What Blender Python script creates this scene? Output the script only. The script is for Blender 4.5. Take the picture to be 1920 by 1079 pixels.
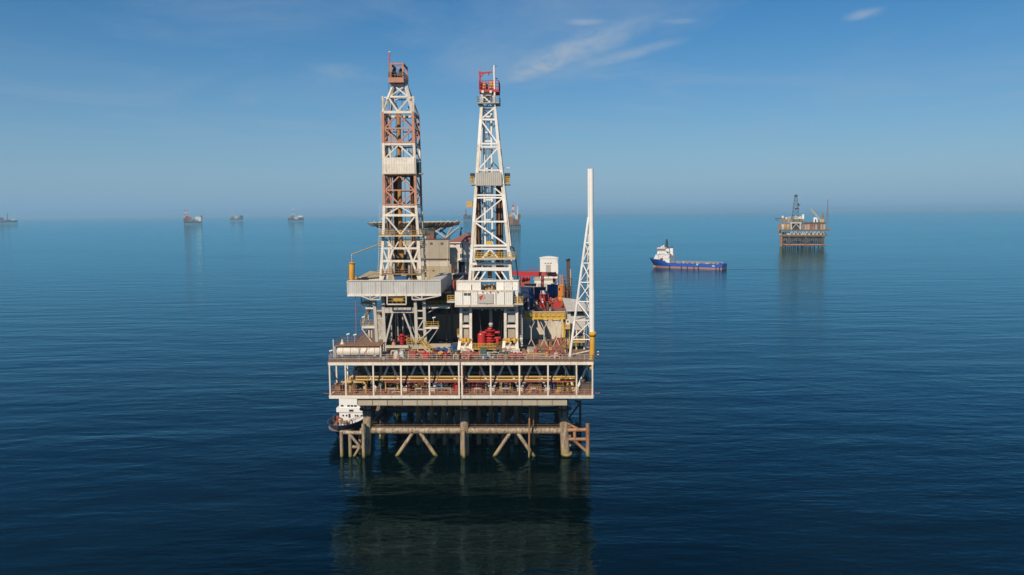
import bpy, bmesh, math, random
from mathutils import Vector, Matrix, Euler

R = math.radians
SC = bpy.context.scene
COL = SC.collection
for _o in list(bpy.data.objects):
    bpy.data.objects.remove(_o)
rnd = random.Random(7)

# ------------------------------------------------------------------ camera
CAM_H = 50.0
FOC = 1450.0 / 1920.0                       # focal length in picture widths
PITCH, ROLL = R(5.50), R(-0.50)
cam_d = bpy.data.cameras.new('camera')
cam = bpy.data.objects.new('camera', cam_d)
COL.objects.link(cam)
cam_d.sensor_fit = 'HORIZONTAL'
cam_d.sensor_width = 36.0
cam_d.lens = 36.0 * FOC
cam_d.clip_start = 0.5
cam_d.clip_end = 120000.0
CAM_M = Matrix.Translation((0, 0, CAM_H)) @ Matrix.Rotation(R(90) - PITCH, 4, 'X') @ Matrix.Rotation(ROLL, 4, 'Z')
cam.matrix_world = CAM_M
SC.camera = cam

# ------------------------------------------------------------------ world
SUN_EL, SUN_AZ = R(38.5), R(-25)              # azimuth of the sun seen from the platform: behind the camera, to its left
sun_dir = Vector((math.sin(SUN_AZ) * math.cos(SUN_EL), -math.cos(SUN_AZ) * math.cos(SUN_EL), math.sin(SUN_EL)))
w = bpy.data.worlds.new('World')
SC.world = w
w.use_nodes = True
nt = w.node_tree
for n in list(nt.nodes):
    nt.nodes.remove(n)
N = nt.nodes.new
Lk = nt.links.new
out = N('ShaderNodeOutputWorld')
bg = N('ShaderNodeBackground')
sky = N('ShaderNodeTexSky')
sky.sky_type = 'NISHITA'
sky.sun_disc = False
sky.sun_elevation = SUN_EL
sky.sun_rotation = math.atan2(sun_dir.x, sun_dir.y)
sky.altitude = 0
sky.air_density = 1.0
sky.dust_density = 0.0
sky.ozone_density = 5.0
tc = N('ShaderNodeTexCoord')
sep = N('ShaderNodeSeparateXYZ')
Lk(tc.outputs['Generated'], sep.inputs[0])


def wmath(op, a, b=None, c=None, clamp=False):
    m = N('ShaderNodeMath')
    m.operation = op
    m.use_clamp = clamp
    for i, v in enumerate((a, b, c)):
        if v is None:
            continue
        if isinstance(v, (int, float)):
            m.inputs[i].default_value = v
        else:
            Lk(v, m.inputs[i])
    return m.outputs[0]


# thin cirrus, laid out on a flat layer high above the sea: u = x/z, v = y/z
zc = wmath('MAXIMUM', sep.outputs[2], 0.03)
cu = wmath('DIVIDE', sep.outputs[0], zc)
cv = wmath('DIVIDE', sep.outputs[1], zc)
cmb = N('ShaderNodeCombineXYZ')
Lk(cu, cmb.inputs[0])
Lk(cv, cmb.inputs[1])


def wnoise(scale, rot, stretch, detail, dist, off):
    mp = N('ShaderNodeMapping')
    mp.inputs['Rotation'].default_value = (0, 0, rot)
    mp.inputs['Scale'].default_value = (scale, scale * stretch, 1)
    mp.inputs['Location'].default_value = off
    Lk(cmb.outputs[0], mp.inputs[0])
    nn = N('ShaderNodeTexNoise')
    nn.inputs['Scale'].default_value = 1.0
    nn.inputs['Detail'].default_value = detail
    nn.inputs['Roughness'].default_value = 0.6
    nn.inputs['Distortion'].default_value = dist
    Lk(mp.outputs[0], nn.inputs['Vector'])
    return nn.outputs[0]


def wramp(v, lo, hi):
    mr = N('ShaderNodeMapRange')
    mr.interpolation_type = 'SMOOTHSTEP'
    mr.inputs[1].default_value = lo
    mr.inputs[2].default_value = hi
    Lk(v, mr.inputs[0])
    return mr.outputs[0]


veil = wmath('MULTIPLY', wramp(wnoise(0.55, 0.9, 0.8, 8, 0.8, (3.1, 1.7, 0)), 0.42, 0.80), 0.42)
fine = wnoise(5.5, 1.15, 0.35, 10, 0.7, (0.3, 4.4, 0))


def wisp(px, py, hx, hy, rot, amp):
    """one cirrus streak of the layer: centre from its direction, half axes in layer units"""
    d = CAM_M.to_3x3() @ Vector(((px - 960) / 1920 / FOC, -(py - 539.5) / 1920 / FOC, -1))
    d.normalize()
    u0, v0 = d.x / d.z, d.y / d.z
    ca, sa = math.cos(rot), math.sin(rot)
    du = wmath('SUBTRACT', cu, u0)
    dv = wmath('SUBTRACT', cv, v0)
    a = wmath('DIVIDE', wmath('ADD', wmath('MULTIPLY', du, ca), wmath('MULTIPLY', dv, sa)), hx)
    b = wmath('DIVIDE', wmath('SUBTRACT', wmath('MULTIPLY', dv, ca), wmath('MULTIPLY', du, sa)), hy)
    r2 = wmath('ADD', wmath('MULTIPLY', a, a), wmath('MULTIPLY', b, b))
    edge = wmath('SUBTRACT', 1.0, r2, clamp=True)
    tex = wramp(wmath('ADD', fine, wmath('MULTIPLY', edge, 0.22)), 0.46, 0.86)
    tex = wmath('ADD', wmath('MULTIPLY', tex, 0.75), 0.2)
    return wmath('MULTIPLY', wmath('MULTIPLY', edge, tex), amp)


WISPS = [(1065, 98, 1.05, 0.26, R(-68), 0.72), (990, 140, 0.6, 0.16, R(-66), 0.7), (1170, 105, 0.65, 0.16, R(-60), 0.5), (1100, 42, 0.14, 0.10, R(0), 0.5),
         (1275, 40, 0.12, 0.09, R(0), 0.45), (1620, 27, 0.11, 0.17, R(0), 0.6), (650, 135, 0.25, 0.6, R(-20), 0.22), (350, 250, 0.9, 1.2, R(0), 0.16)]
cl = veil
for q in WISPS:
    cl = wmath('ADD', cl, wisp(*q))
cl = wmath('MULTIPLY', cl, wramp(sep.outputs[2], 0.02, 0.12), clamp=True)
hsv = N('ShaderNodeHueSaturation')
hsv.inputs['Saturation'].default_value = 1.36
hsv.inputs['Value'].default_value = 1.04
Lk(sky.outputs[0], hsv.inputs['Color'])
mix = N('ShaderNodeMix')
mix.data_type = 'RGBA'
Lk(cl, mix.inputs[0])
Lk(hsv.outputs[0], mix.inputs[6])
mix.inputs[7].default_value = (4.9, 5.9, 7.4, 1)
# the haze that goes on above the sea haze box: pale blue low down, thinning upwards, alike all round
low = wmath('POWER', wmath('SUBTRACT', 1.0, wmath('MAXIMUM', sep.outputs[2], 0.0), clamp=True), 6.0)
mixh = N('ShaderNodeMix')
mixh.data_type = 'RGBA'
Lk(wmath('MULTIPLY', low, 1.0), mixh.inputs[0])
Lk(mix.outputs[2], mixh.inputs[6])
mixh.inputs[7].default_value = (2.6, 4.75, 7.1, 1)
Lk(mixh.outputs[2], bg.inputs[0])
bg.inputs[1].default_value = 0.075
Lk(bg.outputs[0], out.inputs[0])

# ------------------------------------------------------------------ sun
sd = bpy.data.lights.new('sun', 'SUN')
sd.energy = 4.8
sd.angle = R(0.53)
sd.color = (1.0, 0.87, 0.70)
sun = bpy.data.objects.new('sun', sd)
COL.objects.link(sun)
sun.rotation_euler = sun_dir.to_track_quat('Z', 'Y').to_euler()
sun.location = sun_dir * 300

SC.render.engine = 'CYCLES'
SC.view_settings.view_transform = 'Standard'
SC.view_settings.look = 'None'
SC.view_settings.exposure = 0.0
SC.view_settings.gamma = 1.0
SC.view_settings.use_curve_mapping = False
SC.cycles.use_denoising = True
SC.cycles.denoiser = 'OPENIMAGEDENOISE'
SC.cycles.max_bounces = 8
SC.cycles.diffuse_bounces = 2
SC.cycles.glossy_bounces = 3
SC.cycles.transmission_bounces = 3
SC.cycles.volume_bounces = 1
SC.cycles.caustics_reflective = False
SC.cycles.caustics_refractive = False

# ------------------------------------------------------------------ materials
def new_mat(name):
    m = bpy.data.materials.new(name)
    m.use_nodes = True
    return m, m.node_tree, m.node_tree.nodes['Principled BSDF']


def _noise(t, vec, scale, detail=4, rough=0.6):
    n = t.nodes.new('ShaderNodeTexNoise')
    n.inputs['Scale'].default_value = scale
    n.inputs['Detail'].default_value = detail
    n.inputs['Roughness'].default_value = rough
    t.links.new(vec, n.inputs['Vector'])
    return n.outputs[0]


def _range(t, v, lo, hi, a=0.0, b=1.0):
    n = t.nodes.new('ShaderNodeMapRange')
    n.inputs[1].default_value = lo
    n.inputs[2].default_value = hi
    n.inputs[3].default_value = a
    n.inputs[4].default_value = b
    t.links.new(v, n.inputs[0])
    return n.outputs[0]


def _mix(t, f, a, b, mode='MIX'):
    n = t.nodes.new('ShaderNodeMix')
    n.data_type = 'RGBA'
    n.blend_type = mode
    for i, v in ((0, f), (6, a), (7, b)):
        if isinstance(v, (int, float)):
            n.inputs[i].default_value = v
        elif isinstance(v, tuple):
            n.inputs[i].default_value = v + (1,) if len(v) == 3 else v
        else:
            t.links.new(v, n.inputs[i])
    return n.outputs[2]


def _m(t, op, a, b, clamp=False):
    n = t.nodes.new('ShaderNodeMath')
    n.operation = op
    n.use_clamp = clamp
    for i, v in enumerate((a, b)):
        if isinstance(v, (int, float)):
            n.inputs[i].default_value = v
        else:
            t.links.new(v, n.inputs[i])
    return n.outputs[0]


def paint(name, col, rust=0.25, rough=0.55, rust_col=(0.20, 0.075, 0.025), grime=0.5, scale=1.0, growth=False, metal=0.0):
    """weathered paint on steel: patchy rust with runs down the face, grime and a slight tone change from piece to piece"""
    m, t, b = new_mat(name)
    geo = t.nodes.new('ShaderNodeNewGeometry')
    pos = geo.outputs['Position']
    mp = t.nodes.new('ShaderNodeMapping')
    mp.inputs['Scale'].default_value = (1.6, 1.6, 0.22)
    t.links.new(pos, mp.inputs[0])
    runs = _noise(t, mp.outputs[0], 1.1 * scale, 6, 0.65)
    patch = _noise(t, pos, 0.55 * scale, 7, 0.7)
    speck = _noise(t, pos, 3.0 * scale, 4, 0.7)
    oi = t.nodes.new('ShaderNodeObjectInfo')
    tone = _range(t, oi.outputs['Random'], 0, 1, 0.86, 1.06)
    c = _mix(t, 1.0, col, tone, 'MULTIPLY')
    g = _range(t, patch, 0.35, 0.75, 0.0, grime)
    c = _mix(t, g, c, tuple(v * 0.62 + 0.02 for v in col))
    s = _m(t, 'ADD', _m(t, 'MULTIPLY', runs, 0.6), _m(t, 'MULTIPLY', speck, 0.4))
    lo = 0.735 - 0.5 * rust
    f = _range(t, s, lo, lo + 0.16)
    f = _m(t, 'MULTIPLY', f, min(1.0, 0.55 + rust * 0.6), True)
    rc = _mix(t, speck, rust_col, tuple(v * 0.45 for v in rust_col))
    c = _mix(t, f, c, rc)
    if growth:
        sp = t.nodes.new('ShaderNodeSeparateXYZ')
        t.links.new(pos, sp.inputs[0])
        hz = _m(t, 'ADD', sp.outputs[2], _m(t, 'MULTIPLY', patch, 1.6))
        c = _mix(t, _range(t, hz, 3.4, 1.6), c, (0.33, 0.25, 0.13))
        c = _mix(t, _range(t, hz, 2.2, 1.0), c, (0.20, 0.17, 0.045))
        c = _mix(t, _range(t, hz, 1.25, 0.85), c, (0.03, 0.03, 0.018))
    t.links.new(c, b.inputs['Base Color'])
    t.links.new(_range(t, speck, 0.3, 0.7, rough - 0.1, min(1, rough + 0.2)), b.inputs['Roughness'])
    b.inputs['Metallic'].default_value = metal
    bp = t.nodes.new('ShaderNodeBump')
    bp.inputs['Strength'].default_value = 0.25
    bp.inputs['Distance'].default_value = 0.03
    t.links.new(speck, bp.inputs['Height'])
    t.links.new(bp.outputs[0], b.inputs['Normal'])
    return m


def plain(name, col, rough=0.5, metal=0.0):
    m, t, b = new_mat(name)
    geo = t.nodes.new('ShaderNodeNewGeometry')
    nz = _noise(t, geo.outputs['Position'], 1.7, 4)
    c = _mix(t, 1.0, col, _range(t, nz, 0.3, 0.7, 0.8, 1.15), 'MULTIPLY')
    t.links.new(c, b.inputs['Base Color'])
    b.inputs['Roughness'].default_value = rough
    b.inputs['Metallic'].default_value = metal
    return m


M = {}
M['white'] = paint('white_paint', (0.78, 0.71, 0.60), 0.40, grime=0.7)
M['white_clean'] = paint('clean_white_paint', (0.82, 0.80, 0.75), 0.22, grime=0.3)
M['cream'] = paint('cream_paint', (0.64, 0.56, 0.44), 0.42, grime=0.8)
M['rusty_white'] = paint('rusty_white_paint', (0.62, 0.56, 0.48), 0.52)
M['grey'] = paint('grey_paint', (0.40, 0.40, 0.38), 0.16)
M['pale_grey'] = paint('pale_grey_paint', (0.55, 0.515, 0.455), 0.3, grime=0.8)
M['wind_grey'] = paint('wind_wall_grey', (0.55, 0.545, 0.52), 0.2, grime=0.6)
M['dark'] = paint('dark_steel', (0.032, 0.026, 0.02), 0.25, rust_col=(0.09, 0.04, 0.02))  # tone also deepened so that shaded interiors come out dark
M['shade_steel'] = paint('brown_grey_steel', (0.11, 0.088, 0.068), 0.35)
M['tan'] = paint('tan_cladding', (0.44, 0.38, 0.285), 0.2, grime=0.8)
M['sand'] = paint('yellow_tan_cladding', (0.44, 0.36, 0.22), 0.2, grime=0.8)
M['yellow'] = paint('yellow_paint', (0.62, 0.38, 0.035), 0.22)
M['old_yellow'] = paint('faded_yellow_paint', (0.55, 0.35, 0.11), 0.36)
M['amber'] = paint('amber_paint', (0.68, 0.36, 0.03), 0.16)
M['red'] = paint('red_paint', (0.50, 0.025, 0.025), 0.16, grime=0.5)
M['dull_red'] = paint('faded_red_paint', (0.40, 0.075, 0.06), 0.30)
M['orange_red'] = paint('orange_red_paint', (0.52, 0.235, 0.15), 0.40)
M['blue'] = paint('blue_paint', (0.025, 0.10, 0.26), 0.18)
M['navy'] = paint('navy_paint', (0.012, 0.03, 0.10), 0.12)
M['green'] = paint('green_paint', (0.07, 0.12, 0.085), 0.30)
M['orange'] = paint('orange_paint', (0.72, 0.24, 0.02), 0.12)
M['rust'] = paint('rusted_steel', (0.29, 0.16, 0.085), 0.55)
M['rust_deck'] = paint('rusty_deck_plate', (0.23, 0.16, 0.11), 0.50, rough=0.8)
M['brown_pipe'] = paint('brown_drill_pipe', (0.12, 0.065, 0.035), 0.45)
M['pipe_gold'] = paint('ochre_machinery', (0.42, 0.20, 0.045), 0.35)
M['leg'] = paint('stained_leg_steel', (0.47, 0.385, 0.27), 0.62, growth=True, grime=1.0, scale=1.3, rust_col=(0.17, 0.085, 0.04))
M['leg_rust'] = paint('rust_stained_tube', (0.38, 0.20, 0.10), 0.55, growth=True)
M['pile'] = paint('dirty_shade_toned_pile_steel', (0.10, 0.08, 0.06), 0.40, growth=True)  # dirty steel, darkened further to carry the shade under the deck
M['girder'] = paint('pale_girder', (0.60, 0.53, 0.42), 0.24)
M['roof_red'] = paint('red_brown_roof', (0.27, 0.10, 0.085), 0.12, grime=0.4)
M['wall_white'] = paint('streaked_white_wall', (0.82, 0.79, 0.72), 0.34, grime=0.35)
M['glass'] = plain('dark_glass', (0.015, 0.02, 0.025), 0.08)
M['black'] = plain('black_rubber', (0.012, 0.012, 0.012), 0.7)
M['cable'] = plain('steel_cable', (0.10, 0.10, 0.10), 0.5, 0.6)
M['lamp'] = plain('floodlight_cover', (0.72, 0.74, 0.76), 0.3)
M['hull_blue'] = paint('blue_hull_paint', (0.012, 0.085, 0.42), 0.05, grime=0.3, rough=0.4)
M['hull_navy'] = paint('dark_blue_hull_paint', (0.012, 0.05, 0.17), 0.06, grime=0.3, rough=0.4)
M['hull_red'] = paint('antifouling_red', (0.42, 0.20, 0.17), 0.20)
M['ship_white'] = paint('ship_white_paint', (0.76, 0.76, 0.75), 0.08, grime=0.2)
M['deck_wood'] = paint('worn_deck_boards', (0.26, 0.19, 0.13), 0.25, rough=0.8)
M['concrete'] = paint('grey_deck_coating', (0.24, 0.24, 0.22), 0.15, rough=0.85)
M['mast_dark'] = paint('dark_green_funnel', (0.03, 0.06, 0.055), 0.10)
M['sheet_grey'] = paint('grey_tarpaulin', (0.42, 0.42, 0.40), 0.03)

# ------------------------------------------------------------------ building helpers
FM = [Matrix.Identity(4)]          # the frame that positions are given in
WM = {}                            # world matrix of every object made
_UNIT = {}


def unit(kind, mat):
    key = (kind, mat)
    if key in _UNIT:
        return _UNIT[key]
    bm = bmesh.new()
    if kind == 'box':
        bmesh.ops.create_cube(bm, size=1.0)
    else:
        n = int(kind[3:])
        bmesh.ops.create_cone(bm, cap_ends=True, segments=n, radius1=1.0, radius2=1.0, depth=1.0)
        for f in bm.faces:
            f.smooth = len(f.verts) == 4
    me = bpy.data.meshes.new(kind + '_' + mat)
    bm.to_mesh(me)
    bm.free()
    me.materials.append(M[mat])
    _UNIT[key] = me
    return me


def link(name, data, mw, parent=None):
    o = bpy.data.objects.new(name, data)
    COL.objects.link(o)
    if parent is not None:
        o.parent = parent
        o.matrix_parent_inverse = WM[parent.name].inverted()
    o.matrix_basis = mw
    WM[o.name] = mw
    return o


def tag(o, label, cat, group=None, kind=None):
    o['label'] = label
    if cat:
        o['category'] = cat
    if group:
        o['group'] = group
    if kind:
        o['kind'] = kind
    return o


def thing(name, label, cat, loc=(0, 0, 0), group=None, rz=0.0):
    mw = FM[-1] @ Matrix.Translation(loc) @ Matrix.Rotation(rz, 4, 'Z')
    o = link(name, None, mw)
    o.empty_display_size = 0.5
    return tag(o, label, cat, group)


def box(name, c, s, mat, parent=None, rot=None):
    mw = FM[-1] @ Matrix.Translation(c)
    if rot:
        mw = mw @ Euler(rot).to_matrix().to_4x4()
    return link(name, unit('box', mat), mw @ Matrix.Diagonal((s[0], s[1], s[2], 1)), parent)


def box2(name, a, b, mat, parent=None):
    c = [(i + j) / 2 for i, j in zip(a, b)]
    return box(name, c, [abs(j - i) for i, j in zip(a, b)], mat, parent)


def _axis(p, q):
    p, q = Vector(p), Vector(q)
    d = q - p
    L = max(d.length, 1e-5)
    z = d / L
    ref = Vector((0, 0, 1)) if abs(z.z) < 0.95 else Vector((0, 1, 0))
    x = ref.cross(z).normalized()
    y = z.cross(x)
    m = Matrix((x, y, z)).transposed().to_4x4()
    m.translation = (p + q) / 2
    return m, L


def bar(name, p, q, wd, mat, parent=None, h=None):
    m, L = _axis(p, q)
    return link(name, unit('box', mat), FM[-1] @ m @ Matrix.Diagonal((wd, h or wd, L, 1)), parent)


def tube(name, p, q, r, mat, parent=None, n=10):
    m, L = _axis(p, q)
    return link(name, unit('cyl%d' % n, mat), FM[-1] @ m @ Matrix.Diagonal((r, r, L, 1)), parent)


class MB:
    """collects shapes into one mesh"""

    def __init__(self):
        self.v, self.f, self.mi, self.mats, self.sm = [], [], [], [], []

    def _mat(self, m):
        if m not in self.mats:
            self.mats.append(m)
        return self.mats.index(m)

    def raw(self, vs, fs, mat, smooth=False):
        b = len(self.v)
        k = self._mat(mat)
        self.v += [tuple(v) for v in vs]
        for f in fs:
            self.f.append([b + i for i in f])
            self.mi.append(k)
            self.sm.append(smooth)
        return self

    def box(self, c, s, mat, m=None):
        x, y, z = (i / 2 for i in s)
        vs = [Vector((sx * x, sy * y, sz * z)) for sz in (-1, 1) for sy in (-1, 1) for sx in (-1, 1)]
        vs = [(m @ v if m else v) + Vector(c) for v in vs]
        return self.raw(vs, [(0, 2, 3, 1), (4, 5, 7, 6), (0, 1, 5, 4), (2, 6, 7, 3), (0, 4, 6, 2), (1, 3, 7, 5)], mat)

    def bar(self, p, q, wd, mat, h=None):
        m, L = _axis(p, q)
        x, y, z = wd / 2, (h or wd) / 2, L / 2
        vs = [m @ Vector((sx * x, sy * y, sz * z)) for sz in (-1, 1) for sy in (-1, 1) for sx in (-1, 1)]
        return self.raw(vs, [(0, 2, 3, 1), (4, 5, 7, 6), (0, 1, 5, 4), (2, 6, 7, 3), (0, 4, 6, 2), (1, 3, 7, 5)], mat)

    def tube(self, p, q, r, mat, n=8, r2=None):
        m, L = _axis(p, q)
        r2 = r if r2 is None else r2
        a = [m @ Vector((r * math.cos(i * math.tau / n), r * math.sin(i * math.tau / n), -L / 2)) for i in range(n)]
        b = [m @ Vector((r2 * math.cos(i * math.tau / n), r2 * math.sin(i * math.tau / n), L / 2)) for i in range(n)]
        self.raw(a + b, [(i, (i + 1) % n, n + (i + 1) % n, n + i) for i in range(n)], mat, True)
        return self.raw(a + b, [tuple(reversed(range(n))), tuple(range(n, 2 * n))], mat)

    def path(self, pts, r, mat, n=7):
        for i in range(len(pts) - 1):
            self.tube(pts[i], pts[i + 1], r, mat, n)
        for p in pts[1:-1]:
            self.ball(p, r * 1.02, mat)
        return self

    def ball(self, c, r, mat, n=8, k=5, sz=1.0):
        vs = [Vector(c) + Vector((0, 0, -r * sz))]
        for j in range(1, k):
            a = -math.pi / 2 + math.pi * j / k
            for i in range(n):
                b = math.tau * i / n
                vs.append(Vector(c) + Vector((r * math.cos(a) * math.cos(b), r * math.cos(a) * math.sin(b), r * sz * math.sin(a))))
        vs.append(Vector(c) + Vector((0, 0, r * sz)))
        fs = [(0, 1 + (i + 1) % n, 1 + i) for i in range(n)]
        for j in range(k - 2):
            o = 1 + j * n
            fs += [(o + i, o + (i + 1) % n, o + n + (i + 1) % n, o + n + i) for i in range(n)]
        o = 1 + (k - 2) * n
        fs += [(o + i, o + (i + 1) % n, len(vs) - 1) for i in range(n)]
        return self.raw(vs, fs, mat, True)

    def build(self, name, parent=None, at=None):
        me = bpy.data.meshes.new(name)
        org = Vector(at) if at is not None else Vector((0, 0, 0))
        me.from_pydata([tuple(Vector(v) - org) for v in self.v], [], self.f)
        for k in self.mats:
            me.materials.append(M[k])
        me.polygons.foreach_set('material_index', self.mi)
        me.polygons.foreach_set('use_smooth', self.sm)
        me.update()
        return link(name, me, FM[-1] @ Matrix.Translation(org), parent)


def rail(name, pts, mat, parent, h=1.1, step=1.8, r=0.035, rows=3, toe=None):
    """a handrail along a line: stanchions, rails and, if asked for, a toe board"""
    b = MB()
    for i in range(len(pts) - 1):
        p, q = Vector(pts[i]), Vector(pts[i + 1])
        n = max(1, int(round((q - p).length / step)))
        for k in range(n + 1):
            a = p.lerp(q, k / n)
            b.tube(a, a + Vector((0, 0, h)), r, mat, 4)
        for k in range(rows):
            z = Vector((0, 0, h * (k + 1) / rows))
            b.tube(p + z, q + z, r, mat, 4)
        if toe:
            b.bar(p + Vector((0, 0, 0.08)), q + Vector((0, 0, 0.08)), 0.03, toe, 0.16)
    return b.build(name, parent)


def stair(name, p, q, wd, mat, parent, side=(0, 1, 0)):
    b = MB()
    p, q = Vector(p), Vector(q)
    s = Vector(side).normalized() * wd / 2
    for e in (-1, 1):
        b.bar(p + s * e, q + s * e, 0.07, mat, 0.22)
        up = Vector((0, 0, 1.0))
        b.tube(p + s * e + up, q + s * e + up, 0.04, mat, 4)
        for k in range(5):
            a = p.lerp(q, k / 4) + s * e
            b.tube(a, a + up, 0.035, mat, 4)
    n = max(3, int((q - p).length / 0.32))
    for k in range(n + 1):
        a = p.lerp(q, k / n)
        b.bar(a - s, a + s, 0.24, mat, 0.04)
    return b.build(name, parent)


def ladder(name, p, q, mat, parent, wd=0.5, side=(1, 0, 0)):
    b = MB()
    p, q = Vector(p), Vector(q)
    s = Vector(side).normalized() * wd / 2
    for e in (-1, 1):
        b.tube(p + s * e, q + s * e, 0.035, mat, 4)
    n = max(3, int((q - p).length / 0.5))
    for k in range(n + 1):
        a = p.lerp(q, k / n)
        b.tube(a - s, a + s, 0.025, mat, 4)
    return b.build(name, parent)


def ray(px, py, fm=None):
    """camera ray through a photograph pixel, in the current frame"""
    d = CAM_M.to_3x3() @ Vector(((px - 960) / 1920 / FOC, -(py - 539.5) / 1920 / FOC, -1))
    inv = (fm or FM[-1]).inverted()
    return inv @ Vector((0, 0, CAM_H)), inv.to_3x3() @ d


def P(px, py, y):
    """point of the current frame seen at a pixel, on the plane at depth y"""
    o, d = ray(px, py)
    return o + d * ((y - o.y) / d.y)


def PZ(px, py, z):
    o, d = ray(px, py)
    return o + d * ((z - o.z) / d.z)


# ------------------------------------------------------------------ sea
def sea_material(name='sea_water', tint=(0.46, 0.85, 0.98, 1)):
    m, t, b = new_mat(name)
    geo = t.nodes.new('ShaderNodeNewGeometry')
    pos = geo.outputs['Position']

    def layer(sx, sy, rot, detail, rough=0.55, dist=0.0):
        mp = t.nodes.new('ShaderNodeMapping')
        mp.inputs['Rotation'].default_value = (0, 0, rot)
        mp.inputs['Scale'].default_value = (sx, sy, 1)
        t.links.new(pos, mp.inputs[0])
        n = t.nodes.new('ShaderNodeTexNoise')
        n.inputs['Scale'].default_value = 1.0
        n.inputs['Detail'].default_value = detail
        n.inputs['Roughness'].default_value = rough
        n.inputs['Distortion'].default_value = dist
        t.links.new(mp.outputs[0], n.inputs['Vector'])
        return n.outputs[0]

    swell = layer(0.022, 0.075, 0.22, 2, 0.5)
    wave = layer(0.09, 0.24, -0.30, 3, 0.5, 0.3)
    rip = layer(0.35, 0.85, 0.15, 4, 0.55, 0.4)
    calm = _range(t, layer(0.0016, 0.006, 0.12, 4, 0.6), 0.38, 0.62, 0.35, 1.0)   # slicks and breezy patches
    gust = _range(t, layer(0.008, 0.016, -0.5, 5, 0.65, 0.8), 0.36, 0.64, 0.45, 1.25)   # breeze patches on a smaller scale
    cross = layer(0.16, 0.30, 0.9, 3, 0.5, 0.5)
    h = _m(t, 'ADD', _m(t, 'MULTIPLY', swell, 1.6), _m(t, 'MULTIPLY', _m(t, 'MULTIPLY', wave, gust), 0.70))
    h = _m(t, 'ADD', h, _m(t, 'MULTIPLY', _m(t, 'MULTIPLY', cross, gust), 0.22))
    h = _m(t, 'ADD', h, _m(t, 'MULTIPLY', _m(t, 'MULTIPLY', rip, calm), 0.42))
    bp = t.nodes.new('ShaderNodeBump')
    bp.inputs['Strength'].default_value = 0.30
    bp.inputs['Distance'].default_value = 1.0
    t.links.new(h, bp.inputs['Height'])
    tone = layer(0.004, 0.011, 0.3, 4)
    c = _mix(t, _range(t, tone, 0.35, 0.65), (0.0001, 0.0032, 0.0037), (0.0001, 0.0048, 0.0053))
    t.nodes.remove(b)
    dif = t.nodes.new('ShaderNodeBsdfDiffuse')
    t.links.new(c, dif.inputs['Color'])
    glo = t.nodes.new('ShaderNodeBsdfGlossy')
    glo.inputs['Color'].default_value = tint
    t.links.new(_range(t, calm, 0.35, 1.0, 0.03, 0.06), glo.inputs['Roughness'])
    t.links.new(bp.outputs[0], glo.inputs['Normal'])
    fre = t.nodes.new('ShaderNodeFresnel')
    fre.inputs['IOR'].default_value = 1.29
    t.links.new(bp.outputs[0], fre.inputs['Normal'])
    mx = t.nodes.new('ShaderNodeMixShader')
    t.links.new(fre.outputs[0], mx.inputs[0])
    t.links.new(dif.outputs[0], mx.inputs[1])
    t.links.new(glo.outputs[0], mx.inputs[2])
    t.links.new(mx.outputs[0], t.nodes['Material Output'].inputs['Surface'])
    return m


M['sea'] = sea_material()
SEA_R = 40000.0
sb = MB()
ring = [0, 150, 400, 1200, 4000, 12000, SEA_R]
vs, fs = [(0, 0, 0)], []
for r_ in ring[1:]:
    vs += [(r_ * math.cos(i * math.tau / 64), r_ * math.sin(i * math.tau / 64), 0) for i in range(64)]
fs += [(0, 1 + i, 1 + (i + 1) % 64) for i in range(64)]
for j in range(len(ring) - 2):
    o_ = 1 + j * 64
    fs += [(o_ + i, o_ + 64 + i, o_ + 64 + (i + 1) % 64, o_ + (i + 1) % 64) for i in range(64)]
sea = sb.raw(vs, fs, 'sea').build('sea')
tag(sea, 'calm dark blue open sea with small ripples out to the horizon', 'sea', kind='structure')

# ================================================================== the drilling platform
PLAT = Matrix.Translation((-10.2, 150, 0)) @ Matrix.Rotation(R(-2), 4, 'Z')
FM.append(PLAT)
HUE = dict(shade_steel='dark brown', grey='grey', rust='rusty', girder='pale tan', green='green', orange_red='orange-red', dull_red='dull red', cream='cream', navy='navy', red='red', brown_pipe='dark brown')
ZD, ZL, ZM = 21.2, 14.25, 27.2          # upper deck, lower deck, mezzanine roof
XL, XR, YB = -26.3, 26.0, 72.0


def pbox(name, x0, y0, x1, y1, yf, dep, mat, parent=None):
    """box whose front face is seen between two corners of the photograph, at depth yf, reaching dep further back"""
    a, b = P(x0, y0, yf), P(x1, y1, yf)
    return box2(name, (a.x, yf, b.z), (b.x, yf + dep, a.z), mat, parent)


def pbar(name, a, b, y, wd, mat, parent=None, h=None, y2=None):
    return bar(name, P(a[0], a[1], y), P(b[0], b[1], y if y2 is None else y2), wd, mat, parent, h)


def ptube(name, a, b, y, r, mat, parent=None, n=10, y2=None):
    return tube(name, P(a[0], a[1], y), P(b[0], b[1], y if y2 is None else y2), r, mat, parent, n)


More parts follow.
